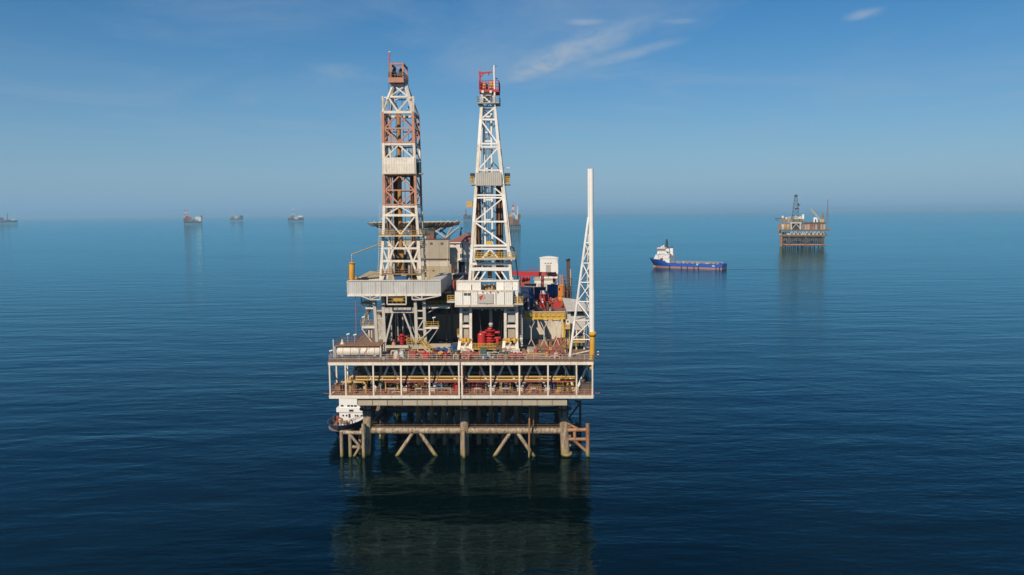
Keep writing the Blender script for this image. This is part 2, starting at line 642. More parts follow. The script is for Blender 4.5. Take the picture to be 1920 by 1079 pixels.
def corr(name, a, b, mat, parent, pitch=0.5, dep=0.10, axis='x'):
    """corrugated sheet between two corners (flat in one axis), ribs upright"""
    a, b = Vector(a), Vector(b)
    u = (b.x - a.x) if axis == 'x' else (b.y - a.y)
    n = max(2, int(abs(u) / pitch))
    vs, fs = [], []
    for k in range(n):
        for f, o in ((0.0, 0), (0.35, 0), (0.5, 1), (0.85, 1)):
            t = (k + f) / n
            d = dep * o
            for z in (a.z, b.z):
                vs.append((a.x + u * t, a.y - d, z) if axis == 'x' else (a.x + d, a.y + u * t, z))
    vs += [(b.x, a.y, a.z), (b.x, a.y, b.z)] if axis == 'x' else [(a.x, b.y, a.z), (a.x, b.y, b.z)]
    m = len(vs) // 2
    off = Vector((0, 0.12, 0)) if axis == 'x' else Vector((-0.12, 0, 0))
    vs2 = [tuple(Vector(v) + off) for v in (vs[0], vs[1], vs[-2], vs[-1])]
    fs = [(2 * i, 2 * i + 2, 2 * i + 3, 2 * i + 1) for i in range(m - 1)]
    q = len(vs)
    fs += [(q + 2, q, q + 1, q + 3), (0, 1, q + 1, q), (q - 2, q + 2, q + 3, q - 1)]
    return MB().raw(vs + vs2, fs, mat).build(name, parent)


def pcorr(name, x0, y0, x1, y1, yf, mat, parent, pitch=0.5, dep=0.1):
    a, b = P(x0, y0, yf), P(x1, y1, yf)
    return corr(name, (a.x, yf, b.z), (b.x, yf, a.z), mat, parent, pitch, dep)


# ------------------------------------------------------------------ jacket
jk = thing('steel_jacket', 'stained steel jacket of battered legs and tubes carrying the twin-tower platform out of the sea', 'platform jacket', (0, 6, 0))
zb = P(870, 810, 6).z
legx = [(P(690, 770, 7).x, P(686, 858, 7).x), (P(871, 770, 7).x, P(872, 858, 7).x), (P(1056, 770, 7).x, P(1062, 858, 7).x)]
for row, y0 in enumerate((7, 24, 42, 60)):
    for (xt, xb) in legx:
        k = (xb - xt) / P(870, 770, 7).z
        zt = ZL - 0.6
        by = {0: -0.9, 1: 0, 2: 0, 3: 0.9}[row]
        m = 'leg' if row == 0 else 'pile'  # rear rows take the darker colour that paints in the under-deck shade
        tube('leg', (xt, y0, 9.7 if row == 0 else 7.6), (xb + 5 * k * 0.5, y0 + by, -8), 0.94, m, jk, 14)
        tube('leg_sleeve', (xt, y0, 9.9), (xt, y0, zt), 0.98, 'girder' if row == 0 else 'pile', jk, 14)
        if row == 0:
            tube('collar_platform', (xt, y0, 9.65), (xt, y0, 9.9), 1.75, 'rust', jk, 16)
            rail('collar_railing', [(xt + 1.65 * math.cos(i * math.tau / 10), y0 + 1.65 * math.sin(i * math.tau / 10), 9.9) for i in range(11)], 'rust', jk, 1.0, 1.1, 0.03, 2)
            for q in range(5):
                a_ = q * 1.3 + 0.4
                tube('riser_clamp', (xt + 1.05 * math.cos(a_), y0 - abs(1.05 * math.sin(a_)), 8.2), (xt + 1.05 * math.cos(a_), y0 - abs(1.05 * math.sin(a_)), zt - 0.4), 0.10, 'shade_steel', jk, 6)
        else:
            tube('leg_neck', (xt, y0, 7.4), (xt, y0, 10), 0.9, 'pile', jk, 12)
    # horizontals and diagonals of each row
    for i in range(2):
        xa, xb2 = legx[i][0], legx[i + 1][0]
        tube('horizontal_brace', (xa, y0, zb), (xb2, y0, zb), 0.74, 'leg' if row == 0 else 'pile', jk, 12)
        mid = (xa + xb2) / 2
        for s in (-1, 1):
            tube('diagonal_brace', (mid + s * 0.7, y0 - 0.1, zb - 0.4), (mid + s * 5.6, y0 - 1.2, -2.2), 0.40, 'leg' if row == 0 else 'pile', jk, 10)
        if row:
            for s in (-1, 1):
                tube('upper_brace', (mid, y0, zb + 0.5), (mid + s * 9.0, y0, ZL - 1), 0.35, 'pile', jk, 8)
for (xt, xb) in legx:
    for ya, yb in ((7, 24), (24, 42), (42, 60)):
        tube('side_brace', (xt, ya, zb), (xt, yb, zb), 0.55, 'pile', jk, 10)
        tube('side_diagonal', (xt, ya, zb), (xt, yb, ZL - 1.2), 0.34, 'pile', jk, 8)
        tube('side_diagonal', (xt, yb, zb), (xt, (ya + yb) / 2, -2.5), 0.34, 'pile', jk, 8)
# slim piles standing in front of two of the legs
for px in (681, 869):
    a = P(px, 808 if px > 800 else 795, 4.7)
    b = P(px + 1, 860, 4.5)
    tube('slim_pile', a, (b.x, 4.5, -4), 0.36, 'leg', jk, 10)
    bar('pile_bracket', (a.x, 4.7, a.z - 0.4), (a.x, 6.4, a.z - 0.4), 0.3, 'leg', jk)
a = P(1062, 851, 7)
tube('leg_clamp', (a.x, 6.15, a.z - 0.25), (a.x, 6.15, a.z + 0.55), 1.12, 'leg', jk, 16)
ptube('riser', (993, 756), (992, 862), 4.9, 0.2, 'leg_rust', jk, 8)
ptube('riser', (1001, 756), (1000, 800), 5.4, 0.12, 'rust', jk, 8)
# well conductors
cols = [785, 811, 834, 858, 898, 921, 944, 968, 1000]
for r_i, yy in enumerate((13.7, 18.5)):
    for px in cols:
        x = P(px, 835, 13.7).x + (0.8 if r_i else 0)
        tube('conductor', (x, yy, -3), (x, yy, ZL - 0.4), 0.50, 'pile' if r_i else 'leg_rust', jk, 10)  # rear conductors coloured darker for shade, front row kept at a medium tone
# walkway inside the jacket, behind the front brace
zw = zb + 0.75
box2('walkway_grating', (legx[0][0] + 1, 6.6, zw), (legx[2][0] - 1, 9.6, zw + 0.08), 'shade_steel', jk)
rail('walkway_railing', [(legx[0][0] + 1, 6.7, zw + 0.08), (legx[2][0] - 1, 6.7, zw + 0.08)], 'rust', jk, 1.0, 2.2, 0.03, 2)
rail('walkway_railing', [(legx[0][0] + 1, 9.5, zw + 0.08), (legx[2][0] - 1, 9.5, zw + 0.08)], 'rust', jk, 1.0, 2.2, 0.03, 2)
for k in range(26):                                        # pipework and hoses hung under the lower deck
    x = rnd.uniform(-19, 18)
    y = rnd.uniform(10, 22)
    z = rnd.uniform(9, 12.6)
    if rnd.random() < 0.5:
        tube('hanging_pipe', (x, y, z), (x + rnd.uniform(2, 8), y + rnd.uniform(-1, 1), z + rnd.uniform(-0.6, 0.6)), rnd.uniform(0.08, 0.22), rnd.choice(['rust', 'girder', 'shade_steel', 'pile']), jk, 6)
    else:
        bar('hanging_beam', (x, y, z), (x + rnd.uniform(-3, 3), y + 1, z - rnd.uniform(0.5, 3)), rnd.uniform(0.12, 0.25), rnd.choice(['rust', 'girder', 'shade_steel', 'pile']), jk)

# pale boat landing by the moored ship, rusty fender frame at the other corner
bl = thing('boat_landing', 'pale encrusted tube boat landing frame beside the moored ship', 'boat landing', tuple(PZ(655, 858, 0)))
yb_ = 5.3
for px, top in ((640, 810), (656, 812), (670, 815)):
    a, b = P(px, top, yb_), P(px + 1, 858, yb_)
    tube('post', (a.x, yb_ if px < 660 else 7.5, a.z), (b.x, yb_ if px < 660 else 7.5, -3), 0.36, 'leg', bl, 10)
ptube('top_beam', (638, 811), (680, 812), yb_ + 0.35, 0.42, 'leg', bl)
ptube('diagonal', (657, 816), (675, 838), yb_, 0.30, 'leg', bl)
ptube('diagonal', (675, 838), (664, 856), yb_, 0.28, 'leg', bl)
ptube('cross_beam', (654, 838), (680, 839), yb_ + 0.3, 0.34, 'leg', bl)
ptube('tie_beam', (654, 838), (680, 839), yb_ + 3.3, 0.3, 'leg', bl)
ptube('tie_beam', (676, 806), (689, 806), yb_ + 0.4, 0.35, 'leg', bl, y2=7)
ff = thing('fender_frame', 'rust brown tube fender frame standing off the corner leg under the flare tower', 'fender frame', tuple(PZ(1100, 855, 0)))
a, b = P(1102, 795, 6), P(1102, 856, 6)
tube('post', (a.x, 6, a.z), (b.x, 6, -3), 0.42, 'leg_rust', ff, 10)
ptube('top_beam', (1064, 807), (1104, 806), 6.2, 0.40, 'leg_rust', ff)
ptube('lower_beam', (1066, 824), (1104, 824), 6.2, 0.36, 'leg_rust', ff)
ptube('diagonal', (1063, 794), (1088, 807), 6.4, 0.28, 'leg_rust', ff)
ptube('diagonal', (1076, 826), (1102, 849), 6.2, 0.32, 'leg_rust', ff)
ptube('stub_post', (1077, 806), (1078, 826), 6.2, 0.32, 'leg_rust', ff)
for k in range(3):
    ptube('bracket', (1062, 800 + k * 17), (1070, 802 + k * 17), 6.6, 0.3, 'leg_rust', ff)
# dark lattice hung behind it
for k in range(5):
    y = 16 + k * 5
    ptube('rear_post', (1088, 752), (1088, 800), y, 0.25, 'pile', ff, 8)
    ptube('rear_diagonal', (1062, 790), (1088, 756), y, 0.2, 'pile', ff, 8)
ptube('rear_rail', (1088, 798), (1079, 790), 16, 0.25, 'pile', ff, 8, y2=36)
ptube('rear_rail', (1088, 755), (1079, 752), 16, 0.25, 'pile', ff, 8, y2=36)
ptube('rear_tie', (1062, 797), (1088, 798), 16, 0.25, 'pile', ff, 8)
ptube('rear_tie', (1062, 800), (1072, 801), 7, 0.25, 'pile', ff, 8, y2=16)

# ------------------------------------------------------------------ decks
dk = thing('platform_decks', 'two-storey platform deck with white posts, beams and rust brown floors', 'platform deck', (0, 0, ZL - 0.7))
zt0, zt1 = 20.3, 20.95                 # top chord
zc0, zc1 = 13.6, 14.2                  # bottom chord
box2('upper_deck', (XL + 0.25, 0.32, zt1 - 0.5), (XR - 0.25, YB, ZD), 'rust_deck', dk)
box2('lower_deck', (XL + 0.3, 0.30, ZL - 0.35), (XR - 0.3, YB, ZL), 'rust_deck', dk)
mid = P(863, 683, 0).x
for nm, z0, z1 in (('top_chord', zt0, zt1), ('bottom_chord', zc0, zc1)):
    box2(nm, (XL, 0, z0), (mid - 0.12, 0.30, z1), 'white', dk)
    box2(nm, (mid + 0.12, 0, z0), (XR, 0.28, z1), 'white', dk)
    for x in (XL, XR):
        for ya in range(0, 72, 18):
            box2('side_' + nm, (x - 0.15, ya + 0.31, z0), (x + 0.15, ya + 18.28, z1), 'white', dk)
box2('deck_edge_trim', (XL - 0.05, -0.06, zt1), (XR + 0.05, 0.34, zt1 + 0.16), 'rust', dk)
box2('deck_edge_plate', (XL - 0.02, 0.02, zt1 + 0.16), (XR + 0.02, 0.34, ZD + 0.02), 'shade_steel', dk)
px_posts = [616, 648, 700, 752, 805, 860.5, 866, 920, 974, 1027.5, 1081, 1110]
posts = [P(px, 715, 0).x for px in px_posts]
posts[0], posts[-1] = XL + 0.18, XR - 0.18
for x in posts:
    box2('post', (x - 0.145, 0.03, zc1), (x + 0.145, 0.27, zt0), 'white', dk)
for y in range(6, 72, 9):
    for x in (XL, XR):
        box2('side_post', (x - 0.14, y - 0.16, zc1), (x + 0.14, y + 0.16, zt0), 'white' if y < 30 else 'grey', dk)
for s, x in ((1, XL), (-1, XR)):
    for y in range(0, 54, 9):
        bar('side_diagonal', (x, y + 0.4, zt0), (x, y + 8.6, zc1), 0.2, 'pale_grey', dk)
# truss behind the front posts: V joints on the floor, each diagonal up to the ceiling
yt = 3.6
for i, x in enumerate(posts[2:11]):
    if i == 4:
        continue
    box2('truss_joint', (x - 0.55, yt - 0.3, ZL), (x + 0.55, yt + 0.3, ZL + 0.9), 'cream', dk)
    for s in (-1, 1):
        bar('truss_diagonal', (x + s * 0.35, yt, ZL + 0.7), (x + s * 2.75, yt, zt0 + 0.1), 0.40, 'wall_white', dk)
    tube('truss_post', (x, yt + 4, ZL), (x, yt + 4, zt0 + 0.2), 0.28, 'grey', dk, 8)
for y in range(4, 72, 6):
    bar('ceiling_beam', (XL + 0.3, y, zt0 + 0.15), (XR - 0.3, y, zt0 + 0.15), 0.3, 'shade_steel', dk, 0.5)
box2('monorail_beam', (P(655, 689, 2.4).x, 2.25, zt0 - 0.35), (P(1080, 689, 2.4).x, 2.55, zt0 + 0.1), 'old_yellow', dk)
bar('ceiling_beam', (XL + 0.3, 3.2, zt0 - 0.5), (XR - 0.3, 3.2, zt0 - 0.5), 0.3, 'sand', dk, 0.4)
box2('added_dark_bulkhead', (XL + 1, 17, ZL), (XR - 1, 17.3, zt0 + 0.2), 'shade_steel', dk)  # added dark wall standing in for the darkness deeper inside
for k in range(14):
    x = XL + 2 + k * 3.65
    box2('added_bulkhead_stiffener', (x, 16.7, ZL), (x + 0.25, 17, zt0), 'shade_steel', dk)
# girders under the lower deck
for i in range(14):
    xa = legx[0][0] - 0.6 + i * (legx[2][0] - legx[0][0] + 1.2) / 14
    xb2 = legx[0][0] - 0.6 + (i + 1) * (legx[2][0] - legx[0][0] + 1.2) / 14
    box2('girder_web', (xa + 0.04, 0.55, ZL - 2.1), (xb2 - 0.04, 0.67, ZL - 0.76), 'tan', dk)
    box2('girder_stiffener', (xa - 0.05, 0.42, ZL - 2.0), (xa + 0.05, 0.55, ZL - 0.76), 'deck_wood', dk)
box2('girder_flange', (legx[0][0] - 0.6, 0.5, ZL - 2.2), (legx[2][0] + 0.6, 1.1, ZL - 2.1), 'deck_wood', dk)
for y in (24, 42, 60):
    box2('rear_girder', (legx[0][0] - 0.6, y - 0.3, ZL - 2.1), (legx[2][0] + 0.6, y + 0.3, ZL - 0.36), 'pile', dk)
for x, _ in legx:
    box2('long_girder', (x - 0.3, 0.7, ZL - 1.9), (x + 0.3, 66, ZL - 0.36), 'pile', dk)
for k in range(12):
    x = XL + 2.2 + k * 4.35
    box2('cantilever_beam', (x - 0.12, 0.35, ZL - 0.75), (x + 0.12, 66, ZL - 0.36), 'shade_steel', dk)
for i in range(len(posts) - 1):                     # handrails bay by bay
    if posts[i + 1] - posts[i] < 1.5:
        continue
    rail('lower_railing', [(posts[i] + 0.2, 0.2, ZL), (posts[i + 1] - 0.2, 0.2, ZL)], 'orange_red', dk, 1.15, 1.3, 0.045, 3, 'rust')
    rail('upper_railing', [(posts[i], 0.25, ZD), (posts[i + 1], 0.25, ZD)], 'rusty_white', dk, 1.15, 1.45, 0.036, 3)
for x in (XL + 0.05, XR - 0.05):
    rail('side_railing', [(x, 0.3, ZD), (x, 60, ZD)], 'orange_red', dk, 1.15, 2.0, 0.03, 3)
    rail('lower_side_railing', [(x, 0.4, ZL), (x, 40, ZL)], 'rust', dk, 1.1, 2.0, 0.03, 3)
for x, s in ((XL, -1), (XR, 1)):                    # short outrigger booms at floor level
    tube('outrigger_boom', (x, 1.0, ZL + 0.15), (x + s * 1.4, 1.0, ZL + 0.2), 0.06, 'dull_red', dk, 6)

# ------------------------------------------------------------------ pipework on the lower deck
def pipe(name, label, pts, r, mat, group=None, flange=True):
    t = thing(name, label, 'pipe', tuple(pts[0]), group)
    for i in range(len(pts) - 1):
        tube('pipe_length', pts[i], pts[i + 1], r, mat, t, 10)
        if flange:
            d = (Vector(pts[i + 1]) - Vector(pts[i]))
            for f in (0.06, 0.5, 0.94) if d.length > 4 else (0.5,):
                c = Vector(pts[i]) + d * f
                u = d.normalized() * 0.09
                tube('flange', c - u, c + u, r * 1.55, mat, t, 10)
    for p in pts[1:-1]:
        MB().ball(p, r * 1.05, mat, 10, 6).build('elbow', t)
    return t


def hanger(t, x, y, z0, mat='shade_steel'):
    bar('hanger', (x, y, z0), (x, y, zt0 + 0.2), 0.08, mat, t)


def pv_(px, py, y):
    return tuple(P(px, py, y))


for yy, py, lab in ((2.3, 707, 'upper of two long ochre pipes behind the white deck posts'), (2.0, 712.5, 'lower of two long ochre pipes behind the white deck posts')):
    t = pipe('pipe_run', lab, [pv_(667, py, yy), pv_(1078 if py < 710 else 1050, py, yy)], 0.20, 'old_yellow')
    for px in range(690, 1050, 60):
        q = P(px, py, yy)
        hanger(t, q.x, yy, q.z)
t = pipe('pipe_run', 'thin pinkish white pipe below the two ochre pipes', [pv_(720, 717, 1.7), pv_(1078, 716, 1.7)], 0.12, 'dull_red')
for px in range(740, 1070, 80):
    q = P(px, 717, 1.7)
    hanger(t, q.x, 1.7, q.z, 'rust')
t = pipe('pipe_run', 'long grey pipe deep inside the lower storey near its ceiling', [pv_(690, 700, 9), pv_(1040, 699, 9)], 0.26, 'grey')
for px in range(720, 1030, 90):
    q = P(px, 700, 9)
    hanger(t, q.x, 9, q.z)
fl = lambda px, yy: (P(px, 738, yy).x, yy, ZL)
pipe('pipe_loop', 'ochre pipe loop rising and bending at the left end of the lower storey', [fl(657, 3), pv_(657, 707, 3), pv_(668, 707, 3), fl(668, 3)], 0.20, 'old_yellow')['label'] = 'square-topped ochre pipe loop at the tank end of the lower storey'
pipe('pipe_loop', 'low ochre pipe arch next to the square-topped loop', [pv_(640, 717, 2.2), pv_(682, 717, 2.2), pv_(686, 722, 2.2), fl(686, 2.2)], 0.19, 'old_yellow')
pipe('pipe_riser', 'ochre riser pipe standing under the twin ochre pipes with a flange', [fl(746, 2.8), pv_(746, 712, 2.8)], 0.2, 'old_yellow')
pipe('pipe_riser', 'ochre riser bending behind the square-topped pipe loop', [fl(650, 4.6), pv_(650, 715, 4.6), pv_(664, 715, 4.6)], 0.17, 'old_yellow')
pipe('pipe_riser', 'dull red vertical riser beside the split double post', [(P(870.5, 738, 1.2).x, 1.2, ZL), (P(870.5, 690, 1.2).x, 1.2, zt0 + 0.1)], 0.22, 'dull_red')
for k, px in enumerate((1046, 1050.5, 1055, 1064, 1074)):
    t = thing('valve_stand', 'yellow valve stand with handwheel in the row under the flare tower', 'valve', fl(px, 3.4), 'yellow valve stands on the lower storey')
    b = fl(px, 3.4)
    tube('spindle', b, (b[0], b[1], ZL + 3.0), 0.13, 'yellow', t, 8)
    tube('handwheel', (b[0], b[1] - 0.06, ZL + 2.6), (b[0], b[1] + 0.06, ZL + 2.6), 0.42, 'yellow', t, 12)
    tube('valve_body', (b[0], b[1], ZL + 0.5), (b[0], b[1], ZL + 1.3), 0.32, 'old_yellow', t, 10)
pipe('pipe_run', 'yellow header pipe over the row of valve stands', [pv_(1040, 713, 3.4), pv_(1078, 712, 3.4)], 0.16, 'yellow')
EQ = [(715, 736, 1.4, 1.3, 1.2, 'shade_steel', 'dark pump skid on the lower storey beside the square pipe loops', 'pump skid'),
      (768, 736, 0.8, 1.6, 2.0, 'dull_red', 'red cabinet on the lower storey under the twin ochre pipes', 'cabinet'),
      (812, 735, 1.2, 1.2, 2.6, 'blue', 'blue motor unit on the lower storey beside a white post', 'motor'),
      (822, 735, 1.0, 1.2, 2.3, 'blue', 'smaller blue motor unit next to the blue motor on the lower storey', 'motor'),
      (840, 736, 2.2, 1.4, 1.5, 'rust', 'rusty skid frame on the lower storey near the split post', 'skid frame'),
      (857, 735, 0.9, 1.0, 2.2, 'red', 'bright red cabinet just before the split double post', 'cabinet'),
      (893, 736, 2.4, 1.4, 1.6, 'dull_red', 'low red skid on the lower storey after the red riser', 'skid'),
      (903, 736, 2.0, 1.2, 2.2, 'shade_steel', 'dark machine box on the lower storey after the red riser', 'machine'),
      (948, 736, 3.0, 1.4, 1.8, 'shade_steel', 'wide dark skid on the lower storey midway along the far half', 'skid'),
      (1003, 736, 2.6, 1.4, 1.9, 'rust', 'rusty machine skid on the lower storey before the valve stands', 'skid'),
      (1012, 737, 0.5, 0.6, 2.8, 'grey', 'slim grey column cabinet on the lower storey before the valve stands', 'cabinet'),
      (1036, 735, 1.0, 1.0, 2.4, 'navy', 'dark blue box beside the yellow valve stands', 'machine'),
      (1098, 737, 2.2, 2.0, 2.6, 'shade_steel', 'dark crate stack in the outer bay below the flare tower', 'crate'),
      (634, 737, 2.0, 1.4, 1.6, 'rust', 'rusty pump skid in the outer bay by the boat landing', 'pump skid')]
for px, py, wx, dy, h, mt, lab, cat in EQ:
    x = P(px, py, 3.5).x
    y0 = 6.2 if cat in ('motor',) else rnd.uniform(2.6, 4.2)
    t = thing({'skid frame': 'tubular_skid'}.get(cat, 'deck_' + cat.replace(' ', '_')), lab, cat, (x, y0, ZL))
    box2('base_frame', (x - wx / 2 - 0.1, y0 - dy / 2, ZL), (x + wx / 2 + 0.1, y0 + dy / 2, ZL + 0.22), 'shade_steel', t)
    box2('housing', (x - wx / 2, y0 - dy / 2 + 0.1, ZL + 0.22), (x + wx / 2, y0 + dy / 2 - 0.1, ZL + h * 0.75), mt, t)
    tube('cap', (x - wx * 0.3, y0, ZL + h * 0.75), (x - wx * 0.3, y0, ZL + h), min(wx, dy) * 0.25, mt, t, 10)
    tube('side_pipe', (x + wx * 0.25, y0 - dy / 2, ZL + 0.3), (x + wx * 0.25, y0 - dy / 2, ZL + h * 0.9), 0.08, 'rust', t, 6)
    for s in (-1, 1):
        bar('guard', (x + s * wx * 0.5, y0 - dy / 2 - 0.1, ZL + 0.2), (x + s * wx * 0.5, y0 - dy / 2 - 0.1, ZL + h * 0.8), 0.08, mt, t)
    bar('guard', (x - wx * 0.5, y0 - dy / 2 - 0.1, ZL + h * 0.8), (x + wx * 0.5, y0 - dy / 2 - 0.1, ZL + h * 0.8), 0.08, mt, t)
for k, (px, w_) in enumerate(((735, 14), (785, 12), (895, 12), (948, 14), (1000, 10))):
    a = P(px, 740, 1.6)
    t = thing('work_bench', 'pale metal trestle bench near the front railing of the lower storey', 'bench', (a.x, 1.6, ZL), 'trestle benches on the lower storey')
    box2('top', (a.x - w_ / 19, 1.2, ZL + 1.0), (a.x + w_ / 19, 2.0, ZL + 1.08), 'pale_grey', t)
    for s in (-1, 1):
        for yy in (1.25, 1.95):
            bar('leg', (a.x + s * w_ / 21, yy, ZL), (a.x + s * w_ / 21, yy, ZL + 1.0), 0.07, 'grey', t)
for k in range(22):
    x = XL + 2.5 + k * 2.25 + rnd.uniform(-0.6, 0.6)
    y0 = rnd.uniform(9, 14)
    h = rnd.uniform(1.2, 3.6)
    wx = rnd.uniform(0.6, 1.8)
    mt = rnd.choice(['shade_steel', 'grey', 'rust', 'girder', 'green'])
    t = thing('storage_drum_rack', HUE[mt] + ' equipment rack with a drum on top deep inside the lower storey', 'rack', (x, y0, ZL), 'equipment racks deep in the lower storey')
    box2('body', (x - wx / 2, y0 - 0.6, ZL), (x + wx / 2, y0 + 0.6, ZL + h * 0.8), mt, t)
    tube('drum', (x, y0, ZL + h * 0.8), (x, y0, ZL + h), wx * 0.35, rnd.choice(['rust', 'grey', 'old_yellow']), t, 10)

def manifold(lab, group, x0, x1, y0, y1, z0, hmax, n):
    """a tangle of small pipes, valves and brackets standing on a deck"""
    t = thing('pipe_manifold', lab, 'pipework', ((x0 + x1) / 2, (y0 + y1) / 2, z0), group)
    pal = ['rust', 'brown_pipe', 'shade_steel', 'grey', 'dull_red', 'old_yellow', 'cream', 'rust', 'shade_steel', 'girder']
    for k in range(n):
        y = rnd.uniform(y0, y1)
        z = z0 + rnd.uniform(0.2, hmax)
        xa_, xb_2 = sorted((rnd.uniform(x0, x1), rnd.uniform(x0, x1)))
        m = rnd.choice(pal)
        r_ = rnd.uniform(0.05, 0.15)
        if k % 3 == 0:
            tube('pipe', (xa_, y, z), (xb_2 + 0.4, y, z), r_, m, t, 6)
            for x in (xa_, xb_2 + 0.4):
                tube('pipe_drop', (x, y, z0), (x, y, z), r_, m, t, 6)
        elif k % 3 == 1:
            tube('valve_stem', (xa_, y, z0), (xa_, y, z), r_, m, t, 6)
            tube('valve_wheel', (xa_, y - 0.05, z), (xa_, y + 0.05, z), rnd.uniform(0.18, 0.36), rnd.choice(['dull_red', 'rust', 'green', 'shade_steel', 'yellow']), t, 8)
        else:
            box2('junction_box', (xa_ - 0.25, y - 0.2, z0), (xa_ + rnd.uniform(0.1, 0.5), y + 0.2, z), m, t)
    return t


NEAR = ['beside the low ochre pipe arch', 'beside the dark pump skid', 'around the red cabinet', 'around the two blue motors', 'beside the dull red riser', 'around the wide dark skid', 'around the rusty machine skid', 'among the yellow valve stands']
for i in range(2, 11):
    if posts[i] - posts[i - 1] > 1.5:
        manifold('tangle of small rusty pipes on the lower storey, ' + NEAR.pop(0), 'pipe tangles in the bays of the lower storey', posts[i - 1] + 0.6, posts[i] - 0.6, 1.3, 8.5, ZL, 2.4, 17)
for k, nr in enumerate(('beside the grey tarpaulins', 'behind the red cabinet', 'behind the red engine skid', 'by the small green generator', 'before the yellow preventer railing', 'by the low green skid box', 'by the rusty open basket', 'by the pink frame stacks')):
    xa_ = -15.5 + k * 4.6
    manifold('tangle of pipes and valves on the upper deck, ' + nr, 'pipe tangles on the upper deck', xa_, xa_ + 4.2, 1.0, 6.8, ZD, 1.5, 15)

# ------------------------------------------------------------------ mezzanine module behind the drilling units
md = thing('process_module', 'two-storey tan and dark steel process module behind both drilling units', 'module', (0, 26, ZD))
mx0, mx1 = -22.5, P(1056, 615, 26).x
mz = ZM - 0.2
nm_ = 12
for i in range(nm_):
    xa = mx0 + (mx1 - mx0) * i / nm_
    xb2 = mx0 + (mx1 - mx0) * (i + 1) / nm_
    box2('wall_panel', (xa + 0.03, 26, ZD), (xb2 - 0.03, 26.2, mz), 'cream' if xa > 9 else 'tan', md)
box2('core', (mx0 + 0.1, 26.3, ZD), (mx1 - 0.1, YB - 3, mz - 0.02), 'tan', md)
box2('roof_deck', (mx0 - 0.4, 25.95, mz), (mx1 + 0.6, YB - 2, ZM), 'rust_deck', md)
a, b = P(984, 597, 13.4), P(1060, 597, 13.4)
gz = P(1020, 596.5, 13.4).z
gw = thing('gallery_walkway', 'free-standing yellow gallery walkway on forked props before the white wall', 'walkway', (P(1020, 650, 13.6).x, 13.8, ZD))
box2('floor', (a.x, 13.0, gz - 0.25), (b.x, 14.6, gz), 'yellow', gw)
rail('front_railing', [(a.x, 13.05, gz), (b.x, 13.05, gz)], 'yellow', gw, 1.15, 1.1, 0.06, 3, 'yellow')
rail('rear_railing', [(a.x, 14.55, gz), (b.x, 14.55, gz)], 'yellow', gw, 1.15, 1.1, 0.06, 3, 'yellow')
for k in range(7):
    x = a.x + (b.x - a.x) * (k + 0.5) / 7
    box2('railing_panel', (x - 0.34, 13.1, gz + 0.15), (x + 0.34, 13.14, gz + 0.95), 'yellow', gw)
bar('edge_pipe', (a.x, 13.0, gz + 1.35), (b.x, 13.0, gz + 1.35), 0.16, 'cream', gw)
for px in (996, 1020, 1043.5):                        # forked props
    x = P(px, 620, 13.7).x
    zf = gz - 2.4
    pr = bar('prop', (x, 13.8, ZD + 1.9), (x, 13.8, zf), 0.2, 'pale_grey', gw)
    for s in (-1, 1):
        bar('prop_fork', (x, 13.8, zf), (x + s * 1.0, 13.8, gz - 0.2), 0.15, 'pale_grey', gw)
        bar('prop_foot', (x, 13.8, ZD + 2.0), (x + s * 0.95, 13.8, ZD), 0.15, 'pale_grey', gw)
    bar('prop_tie', (x - 0.8, 13.8, gz - 0.6), (x + 0.8, 13.8, gz - 0.6), 0.14, 'pale_grey', gw)
rail('roof_edge_railing', [(a.x, 26.1, ZM), (mx1, 26.1, ZM)], 'dull_red', md, 1.1, 1.5, 0.04, 3)
for x0, x1 in ((mx0, P(853, 600, 26).x),):           # storey behind the left unit, coloured dark to stand in for its shadows
    for i in range(6):
        xx = x0 + (x1 - x0) * i / 5
        bar('dark_post', (xx, 28, ZM), (xx, 28, 33.2), 0.3, 'dark', md)
    box2('upper_core', (x0 + 1, 30, ZM), (x1 - 0.5, YB - 20, 33.0), 'shade_steel', md)
    box2('upper_beam', (x0, 27.8, 33.0), (x1, 28.3, 33.5), 'shade_steel', md)
    box2('upper_floor', (x0, 28.3, 33.0), (x1, YB - 14, 33.3), 'rust_deck', md)
rail('edge_railing', [(x1 + 1, 26.1, ZM), (a.x - 0.3, 26.1, ZM)], 'yellow', md, 1.1, 1.5, 0.035, 3)
rail('edge_railing', [(mx1 + 0.5, 26.1, ZM), (mx1 + 0.5, YB - 3, ZM)], 'dull_red', md, 1.1, 1.8, 0.035, 3)
rail('edge_railing', [(mx0 - 0.3, 26.1, ZM), (mx0 - 0.3, YB - 3, ZM)], 'rust', md, 1.1, 1.8, 0.035, 3)

# ================================================================== left drilling unit (rust-banded tower)
YS = 11.0
su = thing('drilling_substructure', 'pale steel drilling substructure with grey wind wall under the rust-banded derrick', 'drill substructure', (P(745, 650, YS).x, YS, ZD))
zf1 = P(738, 553, 9).z
zw1 = P(738, 527, 9).z
xa, xb_ = P(652, 540, 9).x, P(826, 540, 9).x
yfl0, yfl1 = 9.2, 29.0
box2('drill_floor', (xa + 0.1, yfl0, zf1 - 0.1), (xb_ - 0.1, yfl1, zf1 + 0.25), 'shade_steel', su)
for e in (652, 826):
    pass
edges = [652, 678, 704, 715, 738, 762, 775, 798, 826]
for i in range(len(edges) - 1):
    x0, x1 = edges[i], edges[i + 1]
    pcorr('wind_wall_panel', x0 + 0.4, 527, x1 - 0.4, 552.5, 9.0, 'wind_grey', su, 0.42, 0.045)
for x0 in edges:
    pbox('wind_wall_post', x0 - 0.9, 526.6, x0 + 0.9, 553.5, 8.9, 0.16, 'pale_grey', su)
pbox('wind_wall_rail', 652, 525.8, 826, 527.2, 8.85, 0.25, 'pale_grey', su)
